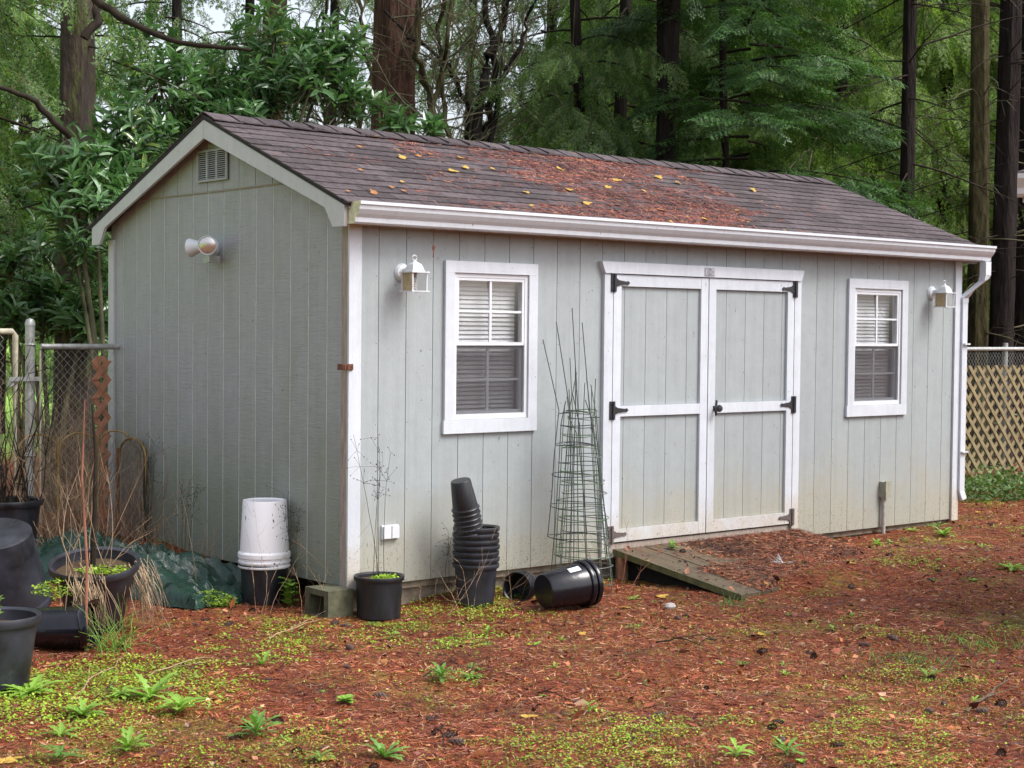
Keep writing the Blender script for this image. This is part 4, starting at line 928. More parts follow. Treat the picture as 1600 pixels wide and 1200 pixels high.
def conifer(kind, z0, z1, R, nb, seed, top=13, tr=0.16, hang=0.8, per=46, far=False):
    """returns (trunk tubes, branch tubes, foliage V,F); local origin at trunk base"""
    g = np.random.default_rng(seed); tb = Tubes(); T_ = (CED if far else CEDF) if kind == 'cedar' else FIRF; P = []; D = []; N = []
    for k in range(nb):
        z = z0+(z1-z0)*(k+g.random())/nb; az = g.random()*2*math.pi+k*2.4; L = R*g.uniform(0.6, 1.1)*(1-0.35*max(0, (z-z0)/(top-z0)))
        c = branch_curve(z, az, L, g.uniform(-0.05, 0.25) if kind == 'cedar' else g.uniform(0.0, 0.15), g.uniform(0.3, 0.6) if kind == 'cedar' else g.uniform(0.12, 0.3), g)
        tb.add(c, 0.012+0.012*L/3, 0.003, 4)
        o = norm(c[-1]-c[0]); s = np.cross(o, (0, 0, 1)); s = s/np.linalg.norm(s)
        m = int(per*L/R); t = g.uniform(0.18, 1.0, m)**0.85; idx = t*8; i0 = np.clip(idx.astype(int), 0, 7); fr = (idx-i0)[:, None]; p = c[i0]*(1-fr)+c[i0+1]*fr
        lat = g.uniform(-1, 1, m)[:, None]*(0.30*L*(1-0.6*t))[:, None]
        p = p+s*lat+np.array([0, 0, -1])*np.abs(lat)*(0.45 if kind == 'cedar' else 0.12)+g.normal(0, 0.04, (m, 3))
        if kind == 'cedar': d = norm(o*0.5+s*np.sign(lat)*0.45+np.array([0, 0, -1])*hang+g.normal(0, 0.28, (m, 3))); nn = norm(o*0.8+np.array([0, 0, 0.5])+g.normal(0, 0.5, (m, 3)))
        else: d = norm(o*0.8+s*np.sign(lat)*0.7+np.array([0, 0, -0.18])+g.normal(0, 0.2, (m, 3))); nn = norm(np.array([0, 0, 1.0])+g.normal(0, 0.25, (m, 3)))
        P.append(p); D.append(d); N.append(nn)
    P = np.concatenate(P); D = np.concatenate(D); N = np.concatenate(N); which = g.integers(0, 3, len(P)); out = []
    for w in range(3):
        q = which == w; out.append(scatter(T_[w][0], T_[w][1], P[q], D[q], N[q], g.uniform(0.65, 1.25, q.sum())))
    return tb, join(out)

def trunk_mb(H, r0, r1, seed, bend=0.1, seg=18, rings=46, lean=(0, 0), flare=0.35):
    g = np.random.default_rng(seed); pts = []; rr = []
    a, b = g.uniform(0, 6, 2); V_ = []; 
    for i in range(rings):
        t = i/(rings-1); z = -0.3+t*(H+0.3); cxn = bend*math.sin(a+t*5)-bend*math.sin(a)+lean[0]*t*H; cyn = bend*math.sin(b+t*4)-bend*math.sin(b)+lean[1]*t*H
        r = (r0+(r1-r0)*t)*(1+flare*math.exp(-max(z, 0)/0.35))
        for k in range(seg):
            an = 2*math.pi*k/seg; q = r*(1+0.07*math.sin(an*5+z*0.7+a)+0.06*(g.random()-0.5)); V_.append((cxn+q*math.cos(an), cyn+q*math.sin(an), z))
    mb = MB(); fs = [(i*seg+k, i*seg+(k+1) % seg, (i+1)*seg+(k+1) % seg, (i+1)*seg+k) for i in range(rings-1) for k in range(seg)]
    mb.add(V_, fs, True); return mb

meshcache = {}
def crown_meshes(key, kind, z0, z1, R, nb, seed, m, bm, per=62, hang=0.8):
    tb, (V_, F_) = conifer(kind, z0, z1, R, nb, seed, per=per, hang=hang, far=key == 'far_a')
    a = npmesh('crown', V_, F_, m); b = tb.build('branches', bm)
    meshcache[key] = (a.data, b.data); bpy.data.objects.remove(a); bpy.data.objects.remove(b)
crown_meshes('cedar_a', 'cedar', 1.2, 7.2, 2.4, 46, 11, M['cedar'], M['twig_dark'])
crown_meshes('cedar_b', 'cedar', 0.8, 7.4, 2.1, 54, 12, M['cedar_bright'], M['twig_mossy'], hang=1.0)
crown_meshes('fir_a', 'fir', 1.6, 7.0, 1.8, 60, 13, M['fir'], M['twig_dark'], per=64)
crown_meshes('sparse', 'cedar', 1.0, 7.6, 2.1, 46, 19, M['cedar'], M['twig_dark'], per=24)
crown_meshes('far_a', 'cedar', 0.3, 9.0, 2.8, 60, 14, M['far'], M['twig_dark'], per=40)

def tree(px, depth, kind, r0, label, bark='bark_dark', H=12.0, rz=0.0, sc=1.0, zoff=0.0, bend=0.1, lean=(0, 0), group=None, bare=False, cat='tree', name=None, py=560):
    p = at(px, py, depth); x, y = p[0], p[1]; z = float(gz(x, y)) if math.hypot(x, y) < 60 else -0.15
    nm = name or {'cedar_a': 'cedar_tree', 'cedar_b': 'cedar_tree', 'fir_a': 'fir_tree', 'sparse': 'cedar_tree', 'far_a': 'conifer_tree', None: 'bare_tree'}[kind]
    r = empty(nm, (x, y, z), rz, label=label, cat=cat, group=group)
    trunk_mb(H, r0, r0*0.5, int(px*7+depth*13) % 9999, bend, lean=(lean[0], lean[1])).build('trunk', M[bark], r)
    if kind:
        a, b = meshcache[kind]
        for nme, me in (('crown', a), ('branches', b)):
            o = link(nme, me, r); o.scale = (sc, sc, sc); o.location = (0, 0, zoff); tag(o, kind='stuff')
    return r

def dead_branches(r, n, z0, z1, L, m, seed, rr=0.012, droop=0.15, az=None):
    g = np.random.default_rng(seed); tb = Tubes()
    for k in range(n):
        z = g.uniform(z0, z1); a = g.uniform(0, 6.28) if az is None else g.normal(az, 0.7); l = L*g.uniform(0.4, 1.1)
        c = branch_curve(z, a, l, g.uniform(-0.25, 0.45), droop, g); c = c+g.normal(0, 0.012*l, c.shape)*np.linspace(0, 1, 9)[:, None]; tb.add(c, rr*g.uniform(0.6, 1.2), 0.002, 4)
        for q in range(int(g.integers(2, 6))):
            i = int(g.integers(2, 8)); d = norm(c[i]-c[i-1])+rdir(1, g)[0]*0.8; d[2] -= 0.15; s = l*g.uniform(0.12, 0.3)
            tb.add([c[i], c[i]+d*s*0.5, c[i]+d*s+np.array([0, 0, -0.04*s])], rr*0.4, 0.0012, 3)
    return tb.build('dead_branches', m, r)

# left trunk with a torn orange scar
def bark_scar():
    m = bpy.data.materials.new('scarred_mossy_bark'); n, bs = nodes_of(m); P = pos(n, (2, 2, 0.6))
    c = ramp(n, noise(n, P, 4, 5, 0.7), [(0.3, (0.025, 0.02, 0.016)), (0.52, (0.05, 0.034, 0.026)), (0.62, (0.07, 0.08, 0.02)), (0.75, (0.15, 0.14, 0.10))])
    n.links.new(c, bs.inputs['Base Color']); bs.inputs['Roughness'].default_value = 0.9
    bump(n, bs, noise(n, P, 8, 5), 1.0, 0.05); return m
M['bark_scar'] = bark_scar()
t1 = tree(110, 14.0, None, 0.185, 'mossy dark trunk with a torn orange scar near the top left', 'bark_scar', H=9, bend=0.05, lean=(0.02, 0.0), name='scarred_tree')
b = MB(); b.lathe([(0.0001, 0.13), (0.014, 0.09), (0.022, 0.0), (0.016, -0.08), (0.0001, -0.12)], 10, T(Vector((0.03, -0.125, 3.95))), jit=lambda v: Vector((v.x, v.y*0.5, v.z)))
b.build('scar', M['oleaf'], t1)
tb = Tubes()
def limb(pxs, d0, d1, r0, r1, tubes, root, seg=6):
    o = np.array(root.location); n_ = len(pxs); pts = [at(px, py, d0+(d1-d0)*i/(n_-1))-o for i, (px, py) in enumerate(pxs)]
    # smooth
    pts = np.array(pts); q = [pts[0]]
    for i in range(n_-1):
        for s_ in (0.34, 0.67, 1.0): q.append(pts[i]*(1-s_)+pts[i+1]*s_)
    tubes.add(np.array(q)+rng.normal(0, 0.006, (len(q), 3)), r0, r1, seg)
limb([(125, -30), (160, 10), (205, 35), (262, 62), (330, 73), (392, 78)], 12.5, 12.2, 0.04, 0.014, tb, t1)
limb([(110, 215), (85, 190), (55, 160), (15, 142), (-40, 120)], 12.5, 12.0, 0.03, 0.015, tb, t1)
limb([(130, 60), (150, 35), (152, 10), (148, -20)], 12.6, 12.8, 0.04, 0.03, tb, t1)
tb.build('limb', M['twig_dark'], t1)
dead_branches(t1, 26, 1.5, 4.9, 1.3, M['twig_dark'], 5)

t2 = tree(426, 19, None, 0.17, 'moss-brown trunk behind the laurel leaves above the gable', 'bark_moss', H=14)
dead_branches(t2, 26, 2.5, 6.5, 1.6, M['twig_dark'], 6)
t3 = tree(610, 17.5, None, 0.27, 'thick red-brown fir trunk rising behind the left half of the roof', 'bark_red', H=16, bend=0.03, name='fir_tree')
dead_branches(t3, 60, 2.2, 5.8, 1.0, M['twig_mossy'], 7, 0.008, 0.35)
# twig climbing on the big trunk
# multi-stem bare alders in the middle
def alder(px0, depth, stems, label, seed, m='bark_moss'):
    g = np.random.default_rng(seed); p = at(px0, 560, depth); r = empty('bare_tree', (p[0], p[1], float(gz(p[0], p[1]))), label=label, cat='tree', group=None)
    tb = Tubes(); tw = Tubes(); o = np.array(r.location)
    for st, w in stems:
        pts = np.array([at(a, c, depth+g.normal(0, 0.12)) for a, c in st])-o; q = [pts[0]]
        for i in range(len(pts)-1):
            for s_ in (0.25, 0.5, 0.75, 1.0): q.append(pts[i]*(1-s_)+pts[i+1]*s_)
        q = np.array(q)+g.normal(0, 0.018, (len(q), 3)); tb.add(q, w, w*0.55, 7)
        for k in range(16):
            i = int(g.integers(2, len(q)-1)); d = rdir(1, g)[0]; d[2] = abs(d[2])*0.9+0.2; d /= np.linalg.norm(d); l = g.uniform(0.5, 1.6); cur = [q[i]]
            for s_ in range(6): d = norm(d+g.normal(0, 0.16, 3)+np.array([0, 0, 0.04])); cur.append(cur[-1]+d*l/6)
            tw.add(cur, 0.011, 0.003, 4)
            for kk in range(6):
                j = int(g.integers(1, 6)); d2 = norm(d+rdir(1, g)[0]*0.9); l2 = g.uniform(0.2, 0.8); c2 = [cur[j]]
                for s_ in range(4): d2 = norm(d2+g.normal(0, 0.2, 3)-np.array([0, 0, 0.05])); c2.append(c2[-1]+d2*l2/4)
                tw.add(c2, 0.004, 0.0015, 3)
    tb.build('trunk', M[m], r); tag(tw.build('twigs', M['twig_mossy'], r), kind='stuff'); return r
alder(690, 16.5, [([(700, 560), (700, 300), (690, 215), (668, 140), (650, 90), (655, 0), (660, -60)], 0.05), ([(715, 560), (712, 300), (705, 215), (690, 120), (703, 60), (712, -50)], 0.035),
                  ([(690, 560), (690, 250), (672, 170), (690, 120), (688, 40), (700, -60)], 0.04)], 'mossy bare alder with crooked stems just right of the thick trunk', 21)
alder(750, 17.0, [([(748, 560), (748, 230), (745, 160), (765, 90), (790, 30), (800, -60)], 0.065), ([(765, 560), (756, 220), (772, 150), (775, 90), (760, 20), (755, -60)], 0.05),
                  ([(775, 560), (770, 230), (778, 130), (810, 80), (822, 30), (850, -40)], 0.035), ([(735, 560), (735, 235), (728, 160), (700, 100), (640, 55), (600, 20)], 0.028)], 'dark bare tree of several stems against the sky gap above the roof', 22, 'bark_dark')
alder(560, 18.5, [([(560, 560), (562, 200), (575, 110), (565, 30), (560, -40)], 0.035), ([(500, 560), (505, 200), (520, 120), (500, 40), (520, -40)], 0.025)], 'thin bare stems left of the thick red-brown trunk', 23)

# right-hand trunks and crowns
t5 = tree(1020, 17.0, None, 0.12, 'dark twin cedar trunk behind the middle of the roof ridge', H=13, rz=0.5, name='cedar_tree')
b = trunk_mb(13, 0.08, 0.05, 88, 0.04); o = b.build('trunk', M['bark_dark'], t5); o.location = (0.16, -0.05, 0)
tree(1165, 17.0, 'fir_a', 0.05, 'slender fir with dark layered boughs behind the doors end of the ridge', H=10, rz=1.2, bend=0.12, sc=1.0, lean=(0.01, 0))
t7 = tree(1412, 17.0, None, 0.085, 'straight slim dark trunk rising behind the right slope of the roof', H=14, bend=0.03)
dead_branches(t7, 34, 2.0, 5.6, 2.0, M['twig_dark'], 31, 0.013)
t8 = tree(1528, 19.0, None, 0.13, 'leaning moss-green trunk behind the gutter corner', 'bark_moss', H=14, bend=0.08)
dead_branches(t8, 30, 1.5, 5.6, 1.8, M['twig_mossy'], 32, 0.012)
t9 = tree(1562, 19.0, None, 0.15, 'dark trunk between the mossy trunk and the picture edge', H=15, bend=0.03)
dead_branches(t9, 40, 0.6, 5.4, 1.8, M['twig_dark'], 33, 0.010)
t10 = tree(1614, 20.0, None, 0.31, 'massive dark fir trunk cut by the right edge', H=16, bend=0.02, name='fir_tree')
dead_branches(t10, 40, 0.6, 5.2, 1.5, M['twig_dark'], 34, 0.010)
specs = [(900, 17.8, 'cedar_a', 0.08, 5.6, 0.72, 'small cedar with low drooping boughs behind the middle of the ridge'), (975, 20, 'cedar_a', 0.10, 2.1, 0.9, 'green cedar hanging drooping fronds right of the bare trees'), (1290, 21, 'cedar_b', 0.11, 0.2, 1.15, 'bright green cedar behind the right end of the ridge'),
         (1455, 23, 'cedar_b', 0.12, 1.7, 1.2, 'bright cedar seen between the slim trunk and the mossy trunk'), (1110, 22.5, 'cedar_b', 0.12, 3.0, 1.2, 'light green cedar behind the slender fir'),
         (980, 23, 'cedar_b', 0.12, 4.0, 1.2, 'light green cedar glimpsed past the twin trunk'), (1600, 24, 'cedar_a', 0.14, 0.9, 1.25, 'cedar in the shade beyond the massive right trunk'),
         (-150, 14.5, 'cedar_a', 0.14, 2.9, 1.0, 'cedar outside the left edge whose fronds droop into the top left corner'), (-10, 24, 'cedar_a', 0.13, 5.0, 0.9, 'cedar with drooping fronds behind and left of the scarred trunk'),
         (1370, 27, 'cedar_a', 0.15, 4.4, 1.4, 'shaded cedar farther back between the slim right-hand trunks'), (1220, 28, 'cedar_a', 0.15, 0.1, 1.4, 'deep green cedar far behind the fir boughs')]
for px, d, k, r0, rz, sc, lb in specs: tree(px, d, k, r0, lb, rz=rz, sc=sc, H=12*sc, zoff=1.0 if px < 0 else 0.0)
for px, d, rz, sc, lb in [(255, 22, 0.3, 0.95, 'thin dark cedar between the scarred trunk and the moss-brown trunk'), (375, 25, 1.3, 1.1, 'sparse dark cedar just left of the moss-brown trunk'), (500, 24, 2.6, 1.05, 'sparse dark cedar left of the thick red-brown trunk'), (840, 22, 3.9, 1.0, 'sparse cedar at the right edge of the sky gap'), (725, 30, 5.2, 1.3, 'distant thin cedar showing through the bare stems')]:
    tree(px, d, 'sparse', 0.09, lb, rz=rz, sc=sc, H=13*sc)
for px, d, r0, bk_, lb in [(895, 26, 0.13, 'bark_dark', 'dark trunk in the wood just right of the bare stems'), (1078, 24, 0.10, 'bark_dark', 'thin dark trunk between the twin trunk and the slender fir'), (1232, 27, 0.12, 'bark_dark', 'dark trunk in the wood behind the fir boughs'), (1322, 25, 0.09, 'bark_moss', 'thin brown trunk left of the slim straight trunk'), (1360, 31, 0.15, 'bark_dark', 'shadowy trunk deep in the wood beside the slim straight trunk'), (1478, 27, 0.12, 'bark_moss', 'brown trunk between the slim trunk and the leaning mossy trunk')]:
    q = tree(px, d, None, r0, lb, bk_, H=16, bend=0.06); dead_branches(q, 22, 2.0, 7.0, 1.8, M['twig_dark'], px)
# far belt of forest: real trees, one shared crown
nf = 0
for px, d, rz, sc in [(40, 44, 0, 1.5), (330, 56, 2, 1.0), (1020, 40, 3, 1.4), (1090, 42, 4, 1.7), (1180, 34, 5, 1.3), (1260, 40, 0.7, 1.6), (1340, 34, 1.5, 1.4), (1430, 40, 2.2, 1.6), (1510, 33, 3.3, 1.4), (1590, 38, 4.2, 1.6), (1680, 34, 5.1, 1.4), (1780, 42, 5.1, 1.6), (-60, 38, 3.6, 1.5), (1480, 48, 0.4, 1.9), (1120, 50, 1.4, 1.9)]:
    tree(px, d, 'far_a', 0.22, 'pale green conifer standing in the far belt of forest', rz=rz, sc=sc, H=14*sc/1.3, group='far conifers beyond the yard')

# ------------------------------------------------------------------ laurel bushes
def laurel_leaf(L=0.13, w=0.036):
    xs = [0, 0.12, 0.4, 0.75, 1.0]; ws = [0.0, 0.55, 1.0, 0.75, 0.0]; V_ = []; F_ = []
    V_.append((0, 0, 0))
    for x, q in zip(xs[1:-1], ws[1:-1]):
        zc = -0.10*x*x*L; V_ += [(x*L, q*w/2, zc+0.012*q*(L/0.13)), (x*L, 0, zc), (x*L, -q*w/2, zc+0.012*q*(L/0.13))]
    V_.append((L, 0, -0.12*L)); n_ = len(V_)-1
    T3 = [(0, 2, 1), (0, 3, 2)]
    for i in range(2):
        a = 1+i*3; T3 += [(a, a+1, a+4), (a, a+4, a+3), (a+1, a+2, a+5), (a+1, a+5, a+4)]
    T3 += [(7, 8, n_), (8, 9, n_)]
    return np.array(V_), np.array(T3)
LL = laurel_leaf()
def leaf_data(Vt, Ft, m, name): me = bpy.data.meshes.new(name); me.from_pydata([tuple(v) for v in Vt], [], [tuple(f) for f in Ft]); me.materials.append(m); return me
laurel_me = leaf_data(LL[0], LL[1], M['laurel'], 'leaf')
def laurel(px, depth, blobs, n, label, seed, nparts=120, sc=1.0, name='laurel_bush'):
    """blobs: (px, py, ddepth, radius m, weight) lobes of the crown"""
    g = np.random.default_rng(seed); p = at(px, 560, depth); r = empty(name, (p[0], p[1], float(gz(p[0], p[1]))), label=label, cat='bush'); o = np.array(r.location)
    tb = Tubes(); P = []; X = []; N = []; wts = np.array([b_[4] for b_ in blobs], float); wts /= wts.sum()
    for bi, bl in enumerate(blobs):
        c = at(bl[0], bl[1], depth+bl[2])-o; main = [np.array([0, 0, -0.1]), np.array([c[0]*0.35, c[1]*0.35, c[2]*0.5]), c]; tb.add(main, 0.028, 0.012, 6)
        for k in range(int(n*wts[bi])):
            d = rdir(1, g)[0]; q = c+d*bl[3]*g.random()**0.45*np.array([1, 1, 0.9]); up_ = norm(d*0.5+np.array([0, 0, 0.75])+g.normal(0, 0.25, 3))
            st = q-up_*0.22; tb.add([c+(st-c)*0.35, st, q], 0.006, 0.0025, 3)
            nl = int(g.integers(6, 11)); az = g.random()*6.28; e1 = norm(np.cross(up_, rdir(1, g)[0])); e2 = np.cross(up_, e1)
            for j in range(nl):
                a = az+j*2.4; el = g.uniform(0.15, 0.9); dr = e1*math.cos(a)+e2*math.sin(a); x = norm(dr*math.cos(el)+up_*math.sin(el)); nn = norm(up_-x*np.dot(up_, x)+g.normal(0, 0.2, 3))
                P.append(q-up_*0.028*j*0.6); X.append(x); N.append(nn)
    P = np.array(P); X = np.array(X); N = np.array(N); S_ = g.uniform(0.7, 1.3, len(P))*sc*1.08
    dist = np.linalg.norm(P+o-CAM, axis=1); order = np.argsort(dist); near = order[:nparts]; rest = order[nparts:]
    V_, F_ = scatter(LL[0], LL[1], P[rest], X[rest], N[rest], S_[rest]); tag(npmesh('foliage', V_, F_, M['laurel'], r), kind='stuff')
    for i in near:
        lf = link('leaf', laurel_me, r); x = Vector(X[i]); nz = Vector(N[i]); y = nz.cross(x).normalized(); z = x.cross(y)
        lf.matrix_local = Matrix(((x[0]*S_[i], y[0]*S_[i], z[0]*S_[i], P[i][0]), (x[1]*S_[i], y[1]*S_[i], z[1]*S_[i], P[i][1]), (x[2]*S_[i], y[2]*S_[i], z[2]*S_[i], P[i][2]), (0, 0, 0, 1)))
    tb.build('stems', M['twig_mossy'], r); return r
laurel(170, 12.9, [(150, 330, 0, 0.42, 1.3), (110, 250, 0.1, 0.35, 1), (185, 250, 0.4, 0.35, 1), (120, 400, 0.2, 0.35, 0.5), (215, 190, 0.6, 0.35, 0.8)], 210, 'glossy laurel bush rising beside the back-left roof corner', 41, 260)
laurel(330, 14.6, [(250, 130, 0, 0.45, 1), (330, 130, 0.3, 0.4, 1), (300, 190, 0.2, 0.35, 0.8), (420, 140, 0.2, 0.4, 1), (490, 120, 0, 0.35, 0.9), (380, 180, 0, 0.35, 0.8), (520, 70, 0.3, 0.35, 0.8), (430, 60, 0.3, 0.4, 0.7), (545, 150, 0.2, 0.25, 0.6), (230, 70, 0.4, 0.3, 0.4)], 430, 'tall laurel filling the gap above the gable peak', 42, 260)
laurel(625, 15.0, [(625, 185, 0, 0.16, 1), (675, 195, 0.1, 0.13, 0.7), (590, 150, 0.3, 0.13, 0.5)], 26, 'small laurel shoots peeping over the roof ridge before the thick trunk', 43, 120)
laurel(80, 13.6, [(135, 490, 0, 0.28, 1), (60, 465, 0.2, 0.28, 0.8), (15, 490, 0, 0.25, 0.6), (150, 440, 0.3, 0.25, 0.6), (20, 400, 0.6, 0.2, 0.3)], 190, 'low laurel bush behind the chain link fence at the left', 44, 260)

# shaded undergrowth
laurel(30, 14.6, [(20, 300, 0, 0.3, 1), (60, 380, 0, 0.3, 1), (10, 430, 0.2, 0.3, 1)], 70, 'loose laurel shrub at the left edge beyond the gate', 45, 120)
def kites(n, cx, cy, rx, ry, z0, z1, m, name, label, cat, seed, l=0.06, w=0.035, parent=None):
    g = np.random.default_rng(seed); a = g.random(n)*6.28; q = np.sqrt(g.random(n)); X_ = cx+rx*q*np.cos(a); Y_ = cy+ry*q*np.sin(a)
    Z_ = gz(X_, Y_)+z0+(z1-z0)*g.random(n)**1.3*(1-0.6*q**3)*(0.5+vnoise(X_, Y_, 2.0, seed)); t = kite(l, w)
    d = rdir(n, g); d[:, 2] = np.abs(d[:, 2])*0.5; V_, F_ = scatter(t[0], t[1], np.stack([X_, Y_, Z_], 1), d, norm(np.array([[0, 0, 1.0]])+g.normal(0, 0.5, (n, 3))), g.uniform(0.5, 1.3, n))
    return tag(npmesh(name, V_, F_, m), label, cat, kind='stuff')
kites(5200, 8.6, 1.15, 1.3, 0.75, 0.0, 0.19, M['ivy'], 'undergrowth', 'low green weeds and brambles at the foot of the lattice panel', 'weeds', 51, 0.05, 0.028)
kites(9000, 10.5, 5.0, 3.2, 2.2, 0.0, 1.1, M['ivy'], 'undergrowth', 'dim leafy undergrowth in the wood behind the right fence', 'undergrowth', 52, 0.10, 0.05)
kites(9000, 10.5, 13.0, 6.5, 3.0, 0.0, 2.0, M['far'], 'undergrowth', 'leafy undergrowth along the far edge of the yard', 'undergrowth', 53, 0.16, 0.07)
def twigs(n, cx, cy, rx, ry, h, m, name, label, cat, seed, r0=0.0025, lean=0.35, kind='stuff', seg=3, dz=0):
    g = np.random.default_rng(seed); tb = Tubes()
    for k in range(n):
        a = g.random()*6.28; q = math.sqrt(g.random()); x, y = cx+rx*q*math.cos(a), cy+ry*q*math.sin(a); p = np.array([x, y, float(gz(x, y))+dz]); d = norm(np.array([g.normal(0, lean), g.normal(0, lean), 1.0])); l = h*g.uniform(0.35, 1.1); c = [p]
        for s_ in range(6): d = norm(d+g.normal(0, 0.13, 3)-np.array([0, 0, 0.03])); c.append(c[-1]+d*l/6)
        tb.add(c, r0*g.uniform(0.6, 1.3), 0.0008, seg)
        for kk in range(int(g.integers(1, 5))):
            j = int(g.integers(2, 6)); d2 = norm(d+rdir(1, g)[0]*0.8); l2 = l*g.uniform(0.1, 0.35); tb.add([c[j], c[j]+d2*l2*0.5, c[j]+norm(d2+np.array([0, 0, 0.3]))*l2], r0*0.5, 0.0006, 3)
    return tag(tb.build(name, m), label, cat, kind=kind)
twigs(170, 10.5, 4.2, 2.6, 1.8, 2.0, M['twig_red'], 'bramble_tangle', 'dim brown tangle of dead stems behind the right fence', 'brambles', 61, 0.006, 0.5)
twigs(300, -0.62, 3.35, 0.75, 0.3, 1.35, M['twig_tan'], 'bramble_tangle', 'dry tan tangle of stems through the left chain link fence', 'brambles', 62, 0.0035, 0.4)
twigs(95, -0.55, 2.35, 0.50, 0.35, 0.95, M['twig_tan'], 'dry_stems', 'dry tan weed stems in front of the gold edging', 'dry weeds', 63, 0.0028, 0.35)
twigs(60, -0.42, 2.35, 0.35, 0.45, 0.6, M['twig_red'], 'dry_stems', 'reddish dead stems at the foot of the gold edging', 'dry weeds', 64, 0.0028, 0.5)
twigs(34, -0.40, 1.55, 0.25, 0.65, 0.75, M['twig_tan'], 'dry_stems', 'thin dry weed stalks rising over the tarpaulin by the gable wall', 'dry weeds', 65, 0.0018, 0.28)
twigs(42, -1.10, 2.35, 0.19, 0.17, 1.2, M['twig_dark'], 'dead_stems', 'bundle of black dead stems standing in the pot behind the tub', 'dead plant', 66, 0.006, 0.18, dz=0.35)
twigs(14, -1.42, 0.42, 0.2, 0.18, 0.75, M['twig_tan'], 'dry_stems', 'dry tan stems sprouting from the wide-rimmed pot', 'dry weeds', 67, 0.0025, 0.35, dz=0.3)
twigs(16, -0.10, 0.25, 0.35, 0.35, 0.65, M['twig_tan'], 'dry_stems', 'wispy dry stalks between the bucket and the concrete block', 'dry weeds', 68, 0.0016, 0.3)
twigs(16, 0.72, -0.35, 0.5, 0.2, 0.55, M['twig_tan'], 'dry_stems', 'wispy dry stalks around the foot of the tall pot stack', 'dry weeds', 69, 0.0014, 0.3)
twigs(10, 1.75, -0.35, 0.3, 0.2, 0.45, M['twig_red'], 'dry_stems', 'reddish dry stalks at the foot of the tomato cages', 'dry weeds', 70, 0.002, 0.4)
# seed stalks standing out against the walls
def seed_stalk(x, y, h, label, seed, n=3, par=None, z=None):
    g = np.random.default_rng(seed); st = Tubes(); hd_ = []; base = np.array([x, y, float(gz(x, y)) if z is None else z]); r = empty('seed_stalk', base, label=label, cat='dry weed')
    for k in range(n):
        d = norm(np.array([g.normal(0, 0.07), g.normal(0, 0.03), 1])); c = [np.zeros(3)+np.array([g.normal(0, 0.03), 0, 0])]; l = h*g.uniform(0.75, 1.0)
        for s_ in range(9): d = norm(d+g.normal(0, 0.035, 3)); c.append(c[-1]+d*l/9)
        st.add(c, 0.0022, 0.0008, 4)
        for kk in range(15):
            j = int(g.integers(6, 10)); d2 = norm(d*0.6+rdir(1, g)[0]); l2 = g.uniform(0.03, 0.12); e_ = c[j]+d2*l2; st.add([c[j], (c[j]+e_)/2+np.array([0, 0, 0.004]), e_], 0.0008, 0.0006, 3); hd_.append(e_)
    st.build('stems', M['twig_dark'], r); Vc = np.array([(1, 0, 0), (-1, 0, 0), (0, 1, 0), (0, -1, 0), (0, 0, 1), (0, 0, -1)])*0.0042; Fc = np.array([(0, 2, 4), (2, 1, 4), (1, 3, 4), (3, 0, 4), (2, 0, 5), (1, 2, 5), (3, 1, 5), (0, 3, 5)])
    hd_ = np.array(hd_); V_, F_ = scatter(Vc, Fc, hd_, np.tile([[1.0, 0, 0]], (len(hd_), 1)), np.tile([[0, 0, 1.0]], (len(hd_), 1)), 1.0); tag(npmesh('seed_heads', V_, F_, M['twig_dark'], r), kind='stuff'); return r
seed_stalk(0.09, -0.19, 0.92, 'tall thin seed stalks growing from the pot beside the corner trim', 71, 4, z=float(gz(0.09, -0.19))+0.22)
seed_stalk(0.58, -0.22, 0.62, 'faint seed stalk against the wall left of the pot stack', 72, 2)
seed_stalk(-0.12, 0.38, 0.7, 'dark seed stalk against the gable wall right of the bucket', 73, 3)
seed_stalk(-0.25, 1.55, 0.6, 'dark seed stalk against the gable wall left of the bucket', 74, 3)
seed_stalk(-0.22, 2.1, 0.85, 'seed stalk by the dark round-topped edging panel', 75, 3)
# thick dead stalk in wide pot
b = MB(); zD = float(gz(-1.42, 0.42)); b.tube([(-1.42, 0.42, zD+0.28), (-1.41, 0.42, zD+0.6), (-1.40, 0.42, zD+0.95), (-1.42, 0.43, zD+1.25)], [0.018, 0.015, 0.012, 0.004], 8); tag(b.build('dead_stalk', M['twig_dark']), 'thick blackened stalk standing in the wide-rimmed pot', 'dead plant')
b = MB(); zz_ = float(gz(-1.72, -0.1)); b.tube([(-1.72, -0.12, zz_-0.02), (-1.70, -0.1, zz_+0.45), (-1.72, -0.08, zz_+0.9), (-1.69, -0.05, zz_+1.3)], [0.008, 0.007, 0.006, 0.003], 6); tag(b.build('dead_stalk', M['twig_red']), 'slim reddish-brown dead stalk before the crushed pot', 'dead plant')
# straw over the pot rim
g = np.random.default_rng(80); tb = Tubes()
for cx_, cy_ in ((-1.62, 0.12), (-1.22, 0.25)):
    for k in range(70):
        p = np.array([cx_+g.normal(0, 0.05), cy_+g.normal(0, 0.05), zD+0.34+g.normal(0, 0.03)]); d = norm(np.array([g.normal(0, 0.25), -0.35+g.normal(0, 0.2), -0.5])); c = [p]
        for s_ in range(5): d = norm(d+np.array([0, 0, -0.3])+g.normal(0, 0.1, 3)); c.append(c[-1]+d*g.uniform(0.04, 0.08))
        tb.add(c, 0.0018, 0.0008, 3)
tag(tb.build('dead_grass', M['straw']), 'dead straw-coloured grass hanging over the wide pot rim', 'dead grass', kind='stuff')

